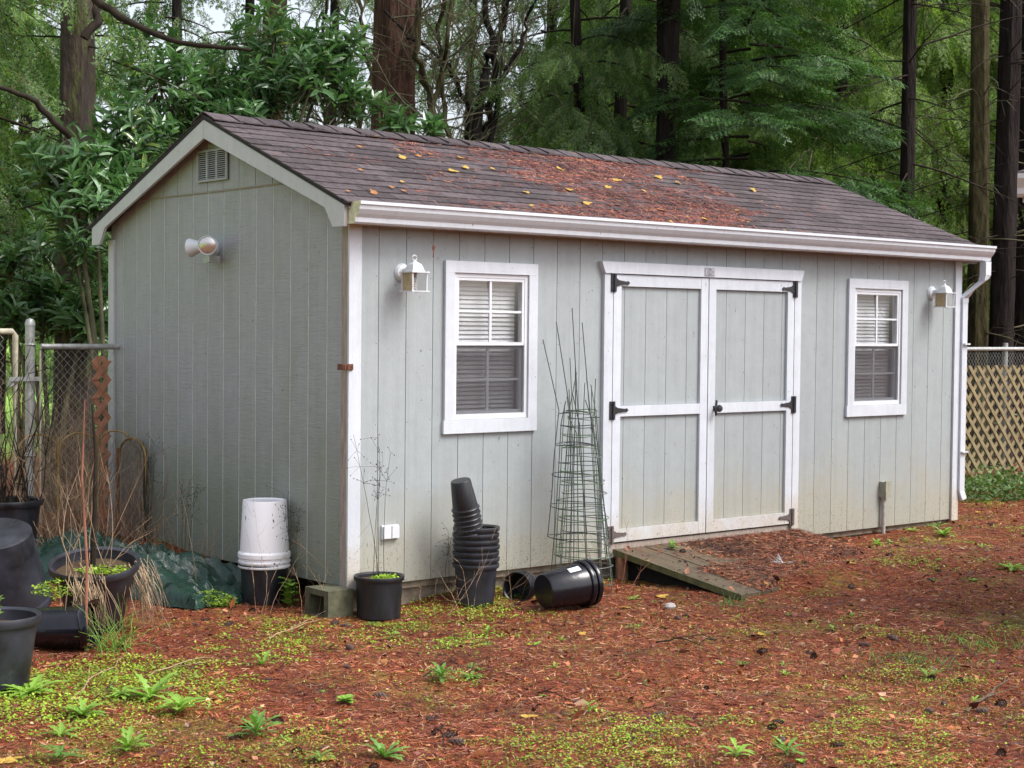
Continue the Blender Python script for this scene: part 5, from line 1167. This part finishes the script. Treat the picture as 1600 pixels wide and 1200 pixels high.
# ------------------------------------------------------------------ ground cover
def wedge(n, g, d0=4.6, d1=16.5, spread=1.12, power=1.0):  # even scatter over the yard in front of and beside the shed
    out = []
    while sum(len(o_) for o_ in out) < n:
        x = g.uniform(-4.5, 11, n*2); y = g.uniform(-6.2, 4.5, n*2); rel = np.stack([x, y], 1)-CAM[:2]; f2 = FW[:2]/np.linalg.norm(FW[:2]); r2 = np.array([f2[1], -f2[0]])
        dd_ = rel @ f2; ll = rel @ r2; k = (dd_ > d0) & (dd_ < d1) & (np.abs(ll) < 0.3175*dd_*spread+0.4) & (g.random(n*2) < np.clip(7.5/np.maximum(dd_, 1), 0, 1)**power)
        k &= ~((x > 0.02) & (x < L-0.02) & (y > 0.03) & (y < WD))
        out.append(np.stack([x[k], y[k]], 1))
    return np.concatenate(out)[:n]
def on_ramp(x, y): return (x > 2.13) & (x < 4.04) & (y > -1.17) & (y < -0.04)
def surf(x, y): z = gz(x, y); return np.where(on_ramp(x, y), np.maximum(z, ramp_z(y)+0.003), z)
g = np.random.default_rng(90)
XY = wedge(230000, g); x, y = XY.T
rampk = on_ramp(x, y) & (gz(x, y) < ramp_z(y)); bare = vnoise(x, y, 1.0, 8)*0.5+vnoise(x, y, 6, 9)*0.5
keep = ~rampk | ((x-2.25+0.45*(vnoise(x, y, 3, 5)-0.5) > 0.1) & (g.random(len(x)) < np.clip((x-2.15)/1.0, 0.05, 1)*np.where(bare > 0.45, 1.0, 0.45)))
x, y = x[keep], y[keep]; n_ = len(x); az = g.random(n_)*6.28
D = np.stack([np.cos(az), np.sin(az), g.normal(0.05, 0.14, n_)], 1); Tn = np.array([(-0.5, 0.5, 0), (-0.5, -0.5, 0), (0.5, -0.5, 0.0), (0.5, 0.5, 0)])*np.array([0.034, 0.0026, 1]); Tn[:, 2] = 0
P = np.stack([x, y, surf(x, y)+0.002+np.abs(g.normal(0, 0.003, n_))], 1)
V_, F_ = scatter(Tn, np.array([(0, 1, 2, 3)]), P, D, norm(np.array([[0, 0, 1.0]])+g.normal(0, 0.35, (n_, 3))), g.uniform(0.4, 1.5, n_))
tag(npmesh('needle_litter', V_, F_, M['litter']), 'rust-red fallen needles carpeting the yard and the ramp', 'fallen needles', kind='stuff')
n_ = 26000; x = g.uniform(2.2, 4.05, n_); y = g.uniform(-1.18, -0.05, n_); cover = sstep(0.42, 0.62, 0.5*vnoise(x, y, 2.3, 71)+0.35*vnoise(x, y, 7, 72)+0.30*(x-2.6)+0.55*np.clip((-y-0.5)/0.5, 0, 1)*(x > 2.34)+0.12*(np.abs(y+0.1) < 0.12)); k = (g.random(n_) < cover) & (gz(x, y) < ramp_z(y)+0.01); x, y = x[k], y[k]; n_ = len(x); az = g.random(n_)*6.28
V_, F_ = scatter(Tn, np.array([(0, 1, 2, 3)]), np.stack([x, y, ramp_z(y)+0.003+0.014*g.random(n_)**2], 1), np.stack([np.cos(az), np.sin(az), g.normal(0.05, 0.14, n_)], 1), norm(np.array([[0, 0, 1.0]])+g.normal(0, 0.35, (n_, 3))), g.uniform(0.4, 1.5, n_))
tag(npmesh('needle_litter', V_, F_, M['litter']), 'drift of red needles covering most of the ramp planks', 'fallen needles', kind='stuff')
# bark flakes and crumbs
XY = wedge(16000, g); x, y = XY.T; n_ = len(x); t = kite(0.022, 0.014); P = np.stack([x, y, surf(x, y)+0.004], 1)
V_, F_ = scatter(t[0], t[1], P, norm(np.stack([g.normal(size=n_), g.normal(size=n_), g.normal(0.1, 0.3, n_)], 1)), norm(np.array([[0, 0, 1.0]])+g.normal(0, 0.5, (n_, 3))), g.uniform(0.4, 1.6, n_)**1.2*np.where(g.random(n_) < 0.05, 2.0, 1.0))
tag(npmesh('bark_flakes', V_, F_, M['litter']), 'brown bark flakes and leaf crumbs strewn over the needles', 'bark flakes', kind='stuff')
# chickweed and moss
def green_density(x, y):
    d = 0.65*vnoise(x, y, 1.6, 31)+0.35*vnoise(x, y, 5, 32)
    front = np.exp(-((y+0.55-0.15*x)/0.42)**2)*(1-sstep(0.6, 2.0, x))+0.55*np.exp(-((x+1.0)/0.9)**2-((y+0.1)/0.5)**2)
    lower = 0.16*np.exp(-((y+3.6)/1.2)**2)
    d = 0.5*vnoise(x, y, 1.6, 31)+0.3*vnoise(x, y, 5, 32)+0.28*vnoise(x, y, 16, 33)
    return sstep(0.60, 1.0, d+0.30*front+lower*0.7)
XY = wedge(420000, g); x, y = XY.T; k = g.random(len(x)) < green_density(x, y)*0.9+0.010; x, y = x[k], y[k]; k = ~on_ramp(x, y) | (gz(x, y) > ramp_z(y)); x, y = x[k], y[k]; n_ = len(x)
t = kite(0.0105, 0.0085, 0.1); d = norm(np.stack([g.normal(size=n_), g.normal(size=n_), np.abs(g.normal(0.25, 0.25, n_))], 1))
P = np.stack([x, y, surf(x, y)+0.004+0.02*g.random(n_)*green_density(x, y)], 1)
V_, F_ = scatter(t[0], t[1], P, d, norm(np.array([[0, 0, 1.0]])+g.normal(0, 0.3, (n_, 3))), g.uniform(0.6, 1.5, n_)*np.where(y > -1.6, 1.15, 0.9))
tag(npmesh('chickweed', V_, F_, M['cress']), 'yellow-green chickweed carpet patches among the needles', 'ground cover', kind='stuff')
XY = wedge(90000, g); x, y = XY.T; mk = sstep(0.5, 0.75, 0.6*vnoise(x, y, 0.9, 61)+0.3*vnoise(x, y, 4, 62)+0.25*vnoise(x, y, 12, 63)); k = (g.random(len(x)) < mk*0.8) & ~on_ramp(x, y); x, y = x[k], y[k]; n_ = len(x); az = g.random(n_)*6.28
V_, F_ = scatter(np.array([(0, 0.0016, 0), (0, -0.0016, 0), (0.016, 0, 0)]), np.array([(0, 1, 2)]), np.stack([x, y, gz(x, y)+0.001], 1), np.stack([np.cos(az), np.sin(az), g.uniform(0.3, 1.6, n_)], 1), norm(g.normal(size=(n_, 3))), g.uniform(0.6, 1.6, n_))
mm_ = leafmat('moss_blade', (0.14, 0.14, 0.015), (0.30, 0.30, 0.04), None, 0.3, 0.6, freq=3, dark=0.7)
tag(npmesh('moss', V_, F_, mm_), 'olive moss growing up between the fallen needles', 'moss', kind='stuff')
# cress in pots
def cress(cx_, cy_, z, r, n, seed, label, hz=0.03, m='cress', s=1.6, par=None):
    g = np.random.default_rng(seed); a = g.random(n)*6.28; q = np.sqrt(g.random(n))*r; P = np.stack([cx_+q*np.cos(a), cy_+q*np.sin(a), z+g.random(n)*hz*(1-q/r*0.5)], 1)
    V_, F_ = scatter(t[0], t[1], P, norm(np.stack([g.normal(size=n), g.normal(size=n), np.abs(g.normal(0.25, 0.25, n))], 1)), norm(np.array([[0, 0, 1.0]])+g.normal(0, 0.3, (n, 3))), g.uniform(0.7, 1.5, n)*s)
    return tag(npmesh('chickweed', V_, F_, M[m]), label, 'ground cover', kind='stuff')
cress(0.125, -0.21, float(gz(0.09, -0.19))+0.225, 0.085, 220, 1, 'cress sprouting inside the pot by the corner trim')
cress(-1.36, 0.36, zD+0.33, 0.17, 900, 2, 'bright cress in the wide-rimmed pot with the dead stalk')
cress(-1.68, 0.28, zD+0.24, 0.14, 500, 3, 'chickweed mound between the upturned tub and the crushed pot', 0.09)
cress(-0.52, 0.72, float(gz(-0.52, 0.72)), 0.16, 900, 4, 'bright yellow-green cushion of chickweed left of the bucket', 0.10, s=2.0)

# rosette weeds
def toothed(L, w, seed):                                    # lobed dandelion-like blade with a raised midrib
    g = np.random.default_rng(seed); n_ = 9; V_ = []; F_ = []
    for i in range(n_+1):
        t_ = i/n_; q = w/2*(math.sin(math.pi*min(1, t_*0.9+0.08))**0.8)*(0.45+0.55*t_)*(1.0 if i % 2 else 0.5)*g.uniform(0.85, 1.15); zc = 0.10*L*math.sin(t_*2.2)-0.16*L*t_*t_
        if i == n_: q = 0.0008
        V_ += [(t_*L, q, zc+0.2*q), (t_*L, 0, zc), (t_*L-0.004, -q*g.uniform(0.8, 1.2), zc+0.2*q)]
    for i in range(n_):
        a = i*3; F_ += [(a, a+1, a+4, a+3), (a+1, a+2, a+5, a+4)]
    return V_, F_
def tleaf(L, w, seed, m): V_, F_ = toothed(L, w, seed); return leaf_data(V_, F_, m, 'leaf')
weed_me = [tleaf(0.095, 0.034, 1, M['weed']), tleaf(0.085, 0.028, 2, M['weed']), tleaf(0.075, 0.036, 3, M['weed'])]; weed_me2 = [tleaf(0.09, 0.03, 4, M['weed_dark']), tleaf(0.08, 0.024, 5, M['weed_dark'])]
rl2 = laurel_leaf(0.055, 0.042); round_me = [leaf_data(rl2[0], rl2[1], M['weed'], 'leaf')]
def rosette(x, y, s, n, label, me, seed, el=(0.1, 0.7), group=None, name='weed', z=None, up=0.0):
    g = np.random.default_rng(seed); r = empty(name, (x, y, (float(surf(np.array([x]), np.array([y]))[0]) if z is None else z)+0.004), g.random()*6.28, label=label, cat='weed', group=group)
    for k in range(n):
        a = k*2.4+g.normal(0, 0.2); e_ = g.uniform(*el); q = s*g.uniform(0.7, 1.15)
        x_ = Vector((math.cos(a)*math.cos(e_), math.sin(a)*math.cos(e_), math.sin(e_))); n2 = Vector((0, 0, 1)); yv = n2.cross(x_).normalized(); zv = x_.cross(yv); h = up*k/n
        lf = link('leaf', me[k % len(me)], r); lf.matrix_local = Matrix(((x_[0]*q, yv[0]*q, zv[0]*q, 0), (x_[1]*q, yv[1]*q, zv[1]*q, 0), (x_[2]*q, yv[2]*q, zv[2]*q, h), (0, 0, 0, 1)))
    return r
def G2(px, py, z=-0.14):                                   # yard point seen at a photo point
    for _ in range(4):
        d = FW+RT*(px-800)/FPX-UP*(py-600)/FPX; p = CAM+d*((z-CAM[2])/d[2]); z = float(gz(p[0], p[1]))
    return p[0], p[1]
named = [((45, 1085), 1.3, 16, 'bright leafy weed at the foot of the lower-left pot', weed_me), ((235, 1095), 1.25, 15, 'largest bright rosette in the lower left, long leaves spread wide', weed_me), ((280, 1115), 1.2, 14, 'bright rosette with broad leaves just right of the largest one', weed_me),
    ((130, 1120), 1.1, 13, 'ragged rosette below the lower-left pot', weed_me), ((190, 1090), 0.9, 10, 'small light rosette left of the largest one', weed_me), ((400, 1152), 1.1, 14, 'dark green toothed rosette near the bottom left', weed_me2), ((95, 1150), 0.9, 9, 'small rosette near the lower left corner', weed_me),
    ((200, 1175), 1.0, 10, 'green rosette by the bottom edge at the left', weed_me), ((95, 1190), 0.9, 10, 'half-cut rosette on the bottom edge near the left corner', weed_me2), ((600, 1185), 1.15, 12, 'dark rosette on the bottom edge left of centre', weed_me2), ((500, 1190), 0.8, 8, 'small pale rosette on the bottom edge', weed_me),
    ((690, 1065), 1.0, 14, 'grey-green bushy weed in the middle foreground', weed_me2), ((735, 1060), 0.8, 12, 'bluish weed right of the bushy one in the foreground', weed_me2), ((760, 993), 0.7, 9, 'small bright rosette below the pot stack', weed_me), ((610, 1000), 0.7, 8, 'small pale rosette below the potted weed', weed_me),
    ((410, 1040), 0.7, 8, 'small rosette left of centre in the needles', weed_me), ((540, 1100), 0.8, 10, 'light green clump left of centre foreground', round_me), ((920, 1115), 0.6, 7, 'small star-like rosette right of centre foreground', weed_me), ((1582, 890), 1.3, 12, 'bright green weed at the right edge beyond the path of needles', weed_me),
    ((1475, 838), 1.3, 13, 'green weed growing near the right end of the shed', weed_me), ((1465, 828), 1.1, 10, 'tall weed against the right end of the shed wall', weed_me2), ((1370, 852), 0.8, 8, 'little weed by the conduit', weed_me), ((1300, 985), 0.6, 6, 'lone pale sprout in the open yard', weed_me),
    ((1050, 900), 0.8, 8, 'weed at the shaded edge of the ramp', round_me), ((990, 938), 0.7, 7, 'bright little weed before the ramp', weed_me), ((1230, 1180), 0.9, 10, 'weed near the bottom edge right of centre', weed_me2), ((1150, 1185), 0.9, 9, 'grassy green tuft near the bottom edge', weed_me),
    ((1450, 1060), 0.8, 8, 'dim weed at the lower right', weed_me2), ((420, 945), 1.3, 14, 'large leafy weed at the foot of the black pot under the bucket', round_me), ((30, 960), 1.0, 12, 'round-leaved weed growing in the lower-left pot', round_me), ((1425, 830), 0.8, 9, 'low weed between the conduit and the corner', weed_me)]
for i, ((px, py), s, n_, lb, me) in enumerate(named):
    if 'growing in the lower-left pot' in lb: rosette(-2.38, -0.55, 1.2, 22, lb, me, 300+i, (0.4, 1.1), z=float(gz(-2.38, -0.55))+0.31, up=0.08); continue
    if 'under the bucket' in lb: rosette(-0.14, 0.42, 1.35, 26, lb, me, 300+i, (0.0, 0.9), up=0.16); continue
    xx, yy = G2(px, py); k_ = 1.35 if px < 420 and py > 1030 else 1.1; rosette(xx, yy, s*k_, int(n_*1.4), lb, me, 300+i, (0.05, 0.75) if i % 2 else (0.05, 0.45), up=0.02*(i % 3))
g = np.random.default_rng(91)
XY = wedge(120, g, 5.6, 14, 0.98, 0.3)
for i, (xx, yy) in enumerate(XY):
    if not on_ramp(np.array([xx]), np.array([yy]))[0]: rosette(xx, yy, g.uniform(0.22, 0.62), int(g.integers(3, 9)), 'tiny green weed sprouting through the needle litter', [weed_me, weed_me2, round_me, weed_me][i % 4], 400+i, group='tiny weeds scattered over the yard', name='seedling')

# grass tufts
def tuft(px, py, label, n, h, seed, m='weed', spread=0.06):
    xx, yy = G2(px, py); g = np.random.default_rng(seed); tb = Tubes()
    for k in range(n):
        p = np.array([xx+g.normal(0, spread), yy+g.normal(0, spread), float(gz(xx, yy))]); d = norm(np.array([g.normal(0, 0.5), g.normal(0, 0.5), 1.0])); c = [p]; l = h*g.uniform(0.5, 1.1)
        for s_ in range(4): d = norm(d+np.array([0, 0, -0.22])+g.normal(0, 0.06, 3)); c.append(c[-1]+d*l/4)
        tb.add(c, 0.0028, 0.0008, 3)
    tag(tb.build('grass_tuft', M[m]), label, 'grass', kind='stuff')
tuft(180, 1015, 'green grass tuft beside the crushed pot', 60, 0.30, 1)
tuft(1220, 890, 'soft green grass tuft growing through the ramp litter', 90, 0.10, 2, spread=0.09)
tuft(1150, 945, 'thin grass tuft in front of the ramp', 50, 0.08, 3, 'weed_dark', 0.08)
tuft(1430, 1035, 'grey-green grass patch in the right foreground', 80, 0.09, 4, 'weed_dark', 0.12)
tuft(1530, 1010, 'pale grass patch at the right edge of the yard', 80, 0.08, 5, 'weed', 0.14)

# cones, leaves, twigs, stones
def cone_mesh(seed):
    g = np.random.default_rng(seed); b = MB(); ring = 7; rows = 7
    for i in range(rows):
        t_ = i/(rows-1); r = 0.013*math.sin(math.pi*(0.12+0.8*t_))+0.003
        for k in range(ring):
            a = (k+0.5*(i % 2))*2*math.pi/ring; c = Vector((-0.03+0.06*t_, r*math.cos(a), r*math.sin(a))); o_ = Vector((0.006, math.cos(a)*0.008, math.sin(a)*0.008)); s_ = Vector((0, -math.sin(a), math.cos(a)))*0.006
            b.add([c-s_, c+s_, c+o_+s_*0.6, c+o_-s_*0.6], [(0, 1, 2, 3)])
    b.lathe([(0.0001, -0.033), (0.009, -0.028), (0.0135, -0.005), (0.011, 0.018), (0.0001, 0.034)], 8, Matrix.Rotation(math.pi/2, 4, 'Y'))
    me = bpy.data.meshes.new('fir_cone'); me.from_pydata(b.v, [], b.f); me.materials.append(M['cone']); return me
cones = [cone_mesh(i) for i in range(3)]
XY = wedge(95, g, 5.4, 13.5, 1.0, 0.0); right = XY[:, 0] > -2.4; XY = XY[right]
for i, (xx, yy) in enumerate(XY):
    o = link('fir_cone', cones[i % 3]); s = g.uniform(0.55, 1.05); o.scale = (s, s*1.1, s*0.9); o.location = (xx, yy, float(surf(np.array([xx]), np.array([yy]))[0])+0.005); o.rotation_euler = (g.random()*6, g.normal(0, 0.08), g.random()*6.28)
    tag(o, 'small dark fir cone lying on the red needle litter', 'fir cone', 'fir cones strewn over the yard')
def maple(seed, R=0.045):
    g = np.random.default_rng(seed); pts = []; n_ = 22
    for k in range(n_):
        a = 2*math.pi*k/n_; lob = abs(math.cos(a*2.5)); r = R*(0.5+0.5*lob**0.6)*(1.0-0.25*math.cos(a))*g.uniform(0.85, 1.1); pts.append((r*math.cos(a), r*math.sin(a), 0.004*math.sin(a*2+seed)+0.05*r*lob+g.normal(0, 0.0015)))
    V_ = [(0, 0, 0.002)]+pts; F_ = [(0, k+1, (k+1) % n_+1) for k in range(n_)]; return V_, F_
mapl = {}
for key in ('yleaf', 'oleaf'):
    for s_ in range(3):
        me = bpy.data.meshes.new('fallen_leaf'); V_, F_ = maple(s_); me.from_pydata(V_, [], F_); me.materials.append(M[key]); mapl[key, s_] = me
def fallen(P, key, s, label, group, nrm=(0, 0, 1)):
    o = link('fallen_leaf', mapl[key, int(rng.integers(3))]); q = Vector(nrm).to_track_quat('Z', 'Y').to_matrix().to_4x4()
    o.matrix_world = T(P) @ q @ Matrix.Rotation(rng.random()*6.28, 4, 'Z') @ Matrix.Rotation(rng.normal(0, 0.15), 4, 'X') @ Matrix.Scale(s, 4); tag(o, label, 'leaf', group)
for (px, py), lb, key, s in [((1032, 933), 'larger yellow leaf on the needles before the ramp', 'yleaf', 0.95), ((979, 951), 'yellow leaf on the needles below the ramp corner leaf', 'yleaf', 0.85), ((825, 1121), 'yellow leaf in the middle foreground', 'yleaf', 0.8), ((908, 992), 'small yellow leaf below the lying pot', 'yleaf', 0.6),
    ((270, 1073), 'yellow leaf above the largest rosette', 'yleaf', 0.7), ((8, 1190), 'pale yellow leaf in the bottom left corner', 'yleaf', 1.2), ((193, 1010), 'tan leaf beside the grass tuft', 'oleaf', 0.9), ((600, 1035), 'tan leaf left of centre in the yard', 'oleaf', 0.7), ((1330, 882), 'yellow leaf on the litter right of the ramp', 'yleaf', 0.7),
    ((1532, 801), 'yellow leaf among the weeds under the lattice', 'yleaf', 0.9), ((1563, 890), 'yellow leaf beside the right-edge weed', 'yleaf', 0.8), ((1190, 993), 'small yellow leaf in the open yard right of centre', 'yleaf', 0.6), ((1093, 963), 'orange leaf before the ramp tip', 'oleaf', 0.6), ((735, 1005), 'brown curled leaf in mid yard', 'oleaf', 0.9), ((295, 1098), 'yellowing leaf touching the largest rosette', 'yleaf', 0.6), ((510, 1188), 'yellow leaf tip on the bottom edge', 'yleaf', 0.7), ((1105, 862), 'yellow leaf lying on the ramp', 'yleaf', 0.6)]:
    xx, yy = G2(px, py, 0.0 if 'on the ramp' in lb else -0.14)
    fallen(Vector((xx, yy, float(surf(np.array([xx]), np.array([yy]))[0])+0.008)), key, s, lb, None)
XY = wedge(60, g, 5.6, 14, 0.98, 0.0)
for xx, yy in XY: fallen(Vector((xx, yy, float(surf(np.array([xx]), np.array([yy]))[0])+0.007)), ['yleaf', 'oleaf'][int(g.random() > 0.35)], g.uniform(0.22, 0.5), 'small fallen leaf scrap lying on the needle litter', 'leaf scraps on the ground')
# roof leaves (px) on the slope
RN = Vector((0, -SL, 1)).normalized()
def roof_pt(px, py):
    d = FW+RT*(px-800)/FPX-UP*(py-600)/FPX; a = np.array([0, -SL, 1.0]); c = RZ-SL*RY; t_ = (c-(a @ CAM))/(a @ d); return CAM+d*t_
for (px, py), key, s in [((587, 214), 'yleaf', 0.9), ((538, 206), 'yleaf', 0.6), ((630, 247), 'yleaf', 0.9), ((708, 268), 'yleaf', 1.0), ((728, 263), 'yleaf', 0.8), ((740, 267), 'oleaf', 0.7), ((718, 247), 'yleaf', 0.7), ((770, 265), 'yleaf', 0.6), ((875, 265), 'yleaf', 0.9), ((897, 242), 'yleaf', 0.8), ((948, 293), 'yleaf', 0.8), ((962, 282), 'yleaf', 0.9), ((1030, 278), 'yleaf', 1.0), ((1060, 287), 'yleaf', 0.8), ((887, 297), 'yleaf', 0.9), ((915, 318), 'yleaf', 0.9), ((830, 322), 'yleaf', 0.5), ((1005, 299), 'yleaf', 0.6),
    ((1035, 330), 'oleaf', 1.2), ((1102, 344), 'yleaf', 0.8), ((1176, 298), 'yleaf', 0.8), ((1152, 330), 'yleaf', 0.6), ((565, 267), 'oleaf', 0.9), ((585, 302), 'oleaf', 1.0), ((613, 294), 'oleaf', 0.8), ((632, 300), 'oleaf', 0.8), ((655, 245), 'oleaf', 0.9), ((545, 300), 'oleaf', 0.7), ((823, 302), 'yleaf', 0.7), ((630, 286), 'yleaf', 0.6), ((560, 230), 'oleaf', 0.8), ((1048, 348), 'yleaf', 0.5), ((1168, 348), 'yleaf', 0.4), ((1226, 361), 'yleaf', 0.4), ((672, 242), 'oleaf', 0.7), ((690, 272), 'oleaf', 0.6)]:
    p = roof_pt(px, py); fallen(Vector(p)+RN*0.008, key, s*(0.85 if key == 'yleaf' else 0.65), ('yellow' if key == 'yleaf' else 'orange-brown')+' fallen leaf lying on the roof shingles', ('yellow' if key == 'yleaf' else 'orange-brown')+' leaves on the roof', RN)
# needle litter on the roof
n_ = 60000; x = g.uniform(RX0, RX1, n_); u = g.random(n_); y = EY0+(RY-EY0)*u
dens = np.exp(-((x-(3.2-0.5*(1-u)))/1.15)**2)*1.0+0.22*np.exp(-((x-1.2)/1.0)**2)*0.9+0.10*(x < 5.2)
k = g.random(n_) < sstep(0.46, 0.80, dens*0.46+0.45*vnoise(x, y*2.2, 3.0, 44)+0.25*(vnoise(x, y*3, 9, 45)-0.5)+0.06)*np.clip(dens*1.6+0.1, 0, 1); k &= x < 5.35
x, y = x[k], y[k]; n_ = len(x); az = g.random(n_)*6.28; X_ = np.stack([np.cos(az), np.sin(az), np.sin(az)*SL+g.normal(0, 0.15, n_)], 1)
s0 = (y-EY0)*sl; fr = ((s0+0.012)/EXP) % 1.0
P = np.stack([x, y, roof_top(0)+0*x+SL*y-0.0125+0.009+0.010*(1-fr)*0.6+0.004*g.random(n_)], 1)
V_, F_ = scatter(Tn, np.array([(0, 1, 2, 3)]), P, X_, norm(np.array([[0, -SL, 1.0]])+g.normal(0, 0.4, (n_, 3))), g.uniform(0.5, 1.5, n_)*1.15)
tag(npmesh('needle_litter', V_, F_, M['litter_roof']), 'reddish needle drifts scattered over the front roof slope', 'fallen needles', kind='stuff')
# fallen sticks and stones
def stick(px, py, px2, py2, r, m, label, br=2):
    a = G2(px, py); b_ = G2(px2, py2); g = np.random.default_rng(int(px)); tb = MB(); pts = []
    for t_ in np.linspace(0, 1, 7): xx = a[0]*(1-t_)+b_[0]*t_+g.normal(0, 0.01); yy = a[1]*(1-t_)+b_[1]*t_+g.normal(0, 0.01); pts.append((xx, yy, float(gz(xx, yy))+0.008+0.02*math.sin(t_*3.1)))
    tb.tube(pts, [r, r, r*0.9, r*0.8, r*0.7, r*0.5, r*0.3], 6)
    for k in range(br): i = 2+k*2; p = np.array(pts[i]); d = norm(np.array(pts[i+1])-p)+g.normal(0, 0.6, 3); d[2] = abs(d[2])*0.4; tb.tube([p, p+d*0.08, p+d*0.15], [r*0.5, r*0.4, r*0.2], 5)
    tag(tb.build('fallen_stick', m), label, 'stick')
stick(1510, 1115, 1578, 1062, 0.007, M['wood_old'], 'pale forked stick at the lower right of the yard')
stick(1120, 1003, 1090, 1008, 0.004, M['twig_dark'], 'short dark twig in the right middle yard', 1); stick(1030, 1005, 1095, 1010, 0.005, M['twig_dark'], 'dark twig below the yellow leaves', 2)
stick(690, 1135, 692, 1180, 0.004, M['twig_dark'], 'dark upright-looking twig in the foreground', 0); stick(560, 930, 650, 925, 0.004, M['twig_dark'], 'thin twig between the potted weed and the stack', 1)
stick(110, 1095, 200, 1025, 0.003, M['twig_tan'], 'long tan stem lying across the lower left ground', 1); stick(660, 1060, 720, 1035, 0.004, M['twig_dark'], 'small twig in the middle of the yard', 1)
stick(230, 1060, 330, 1030, 0.003, M['twig_tan'], 'tan stem lying above the rosettes', 1); stick(840, 1085, 890, 1100, 0.004, M['twig_dark'], 'dark twig right of the foreground weeds', 1); stick(420, 1000, 500, 970, 0.003, M['twig_tan'], 'thin tan stem in front of the concrete block', 1)
xx, yy = G2(1047, 951); b = MB(); b.lathe([(0.0001, -0.02), (0.028, -0.012), (0.034, 0.004), (0.026, 0.02), (0.0001, 0.028)], 12, T((xx, yy, float(gz(xx, yy))+0.01)), jit=lambda v: Vector((v.x*1.2, v.y*0.9, v.z))); tag(b.build('stone', M['conduit']), 'small rounded grey stone before the ramp', 'stone')
xx, yy = G2(1105, 893, -0.05); tb = Tubes(); g = np.random.default_rng(5)
for k in range(16): p = np.array([3.05+g.normal(0, .03), -0.72+g.normal(0, .03), 0.0]); p[2] = float(surf(np.array([p[0]]), np.array([p[1]]))[0])+0.01; d = rdir(1, g)[0]*0.06; d[2] = abs(d[2]); tb.add([p, p+d*0.6, p+d], 0.002, 0.001, 3)
tag(tb.build('lichen_tuft', M['sticker']), 'pale lichen tuft lying on the ramp planks', 'lichen', kind='stuff')
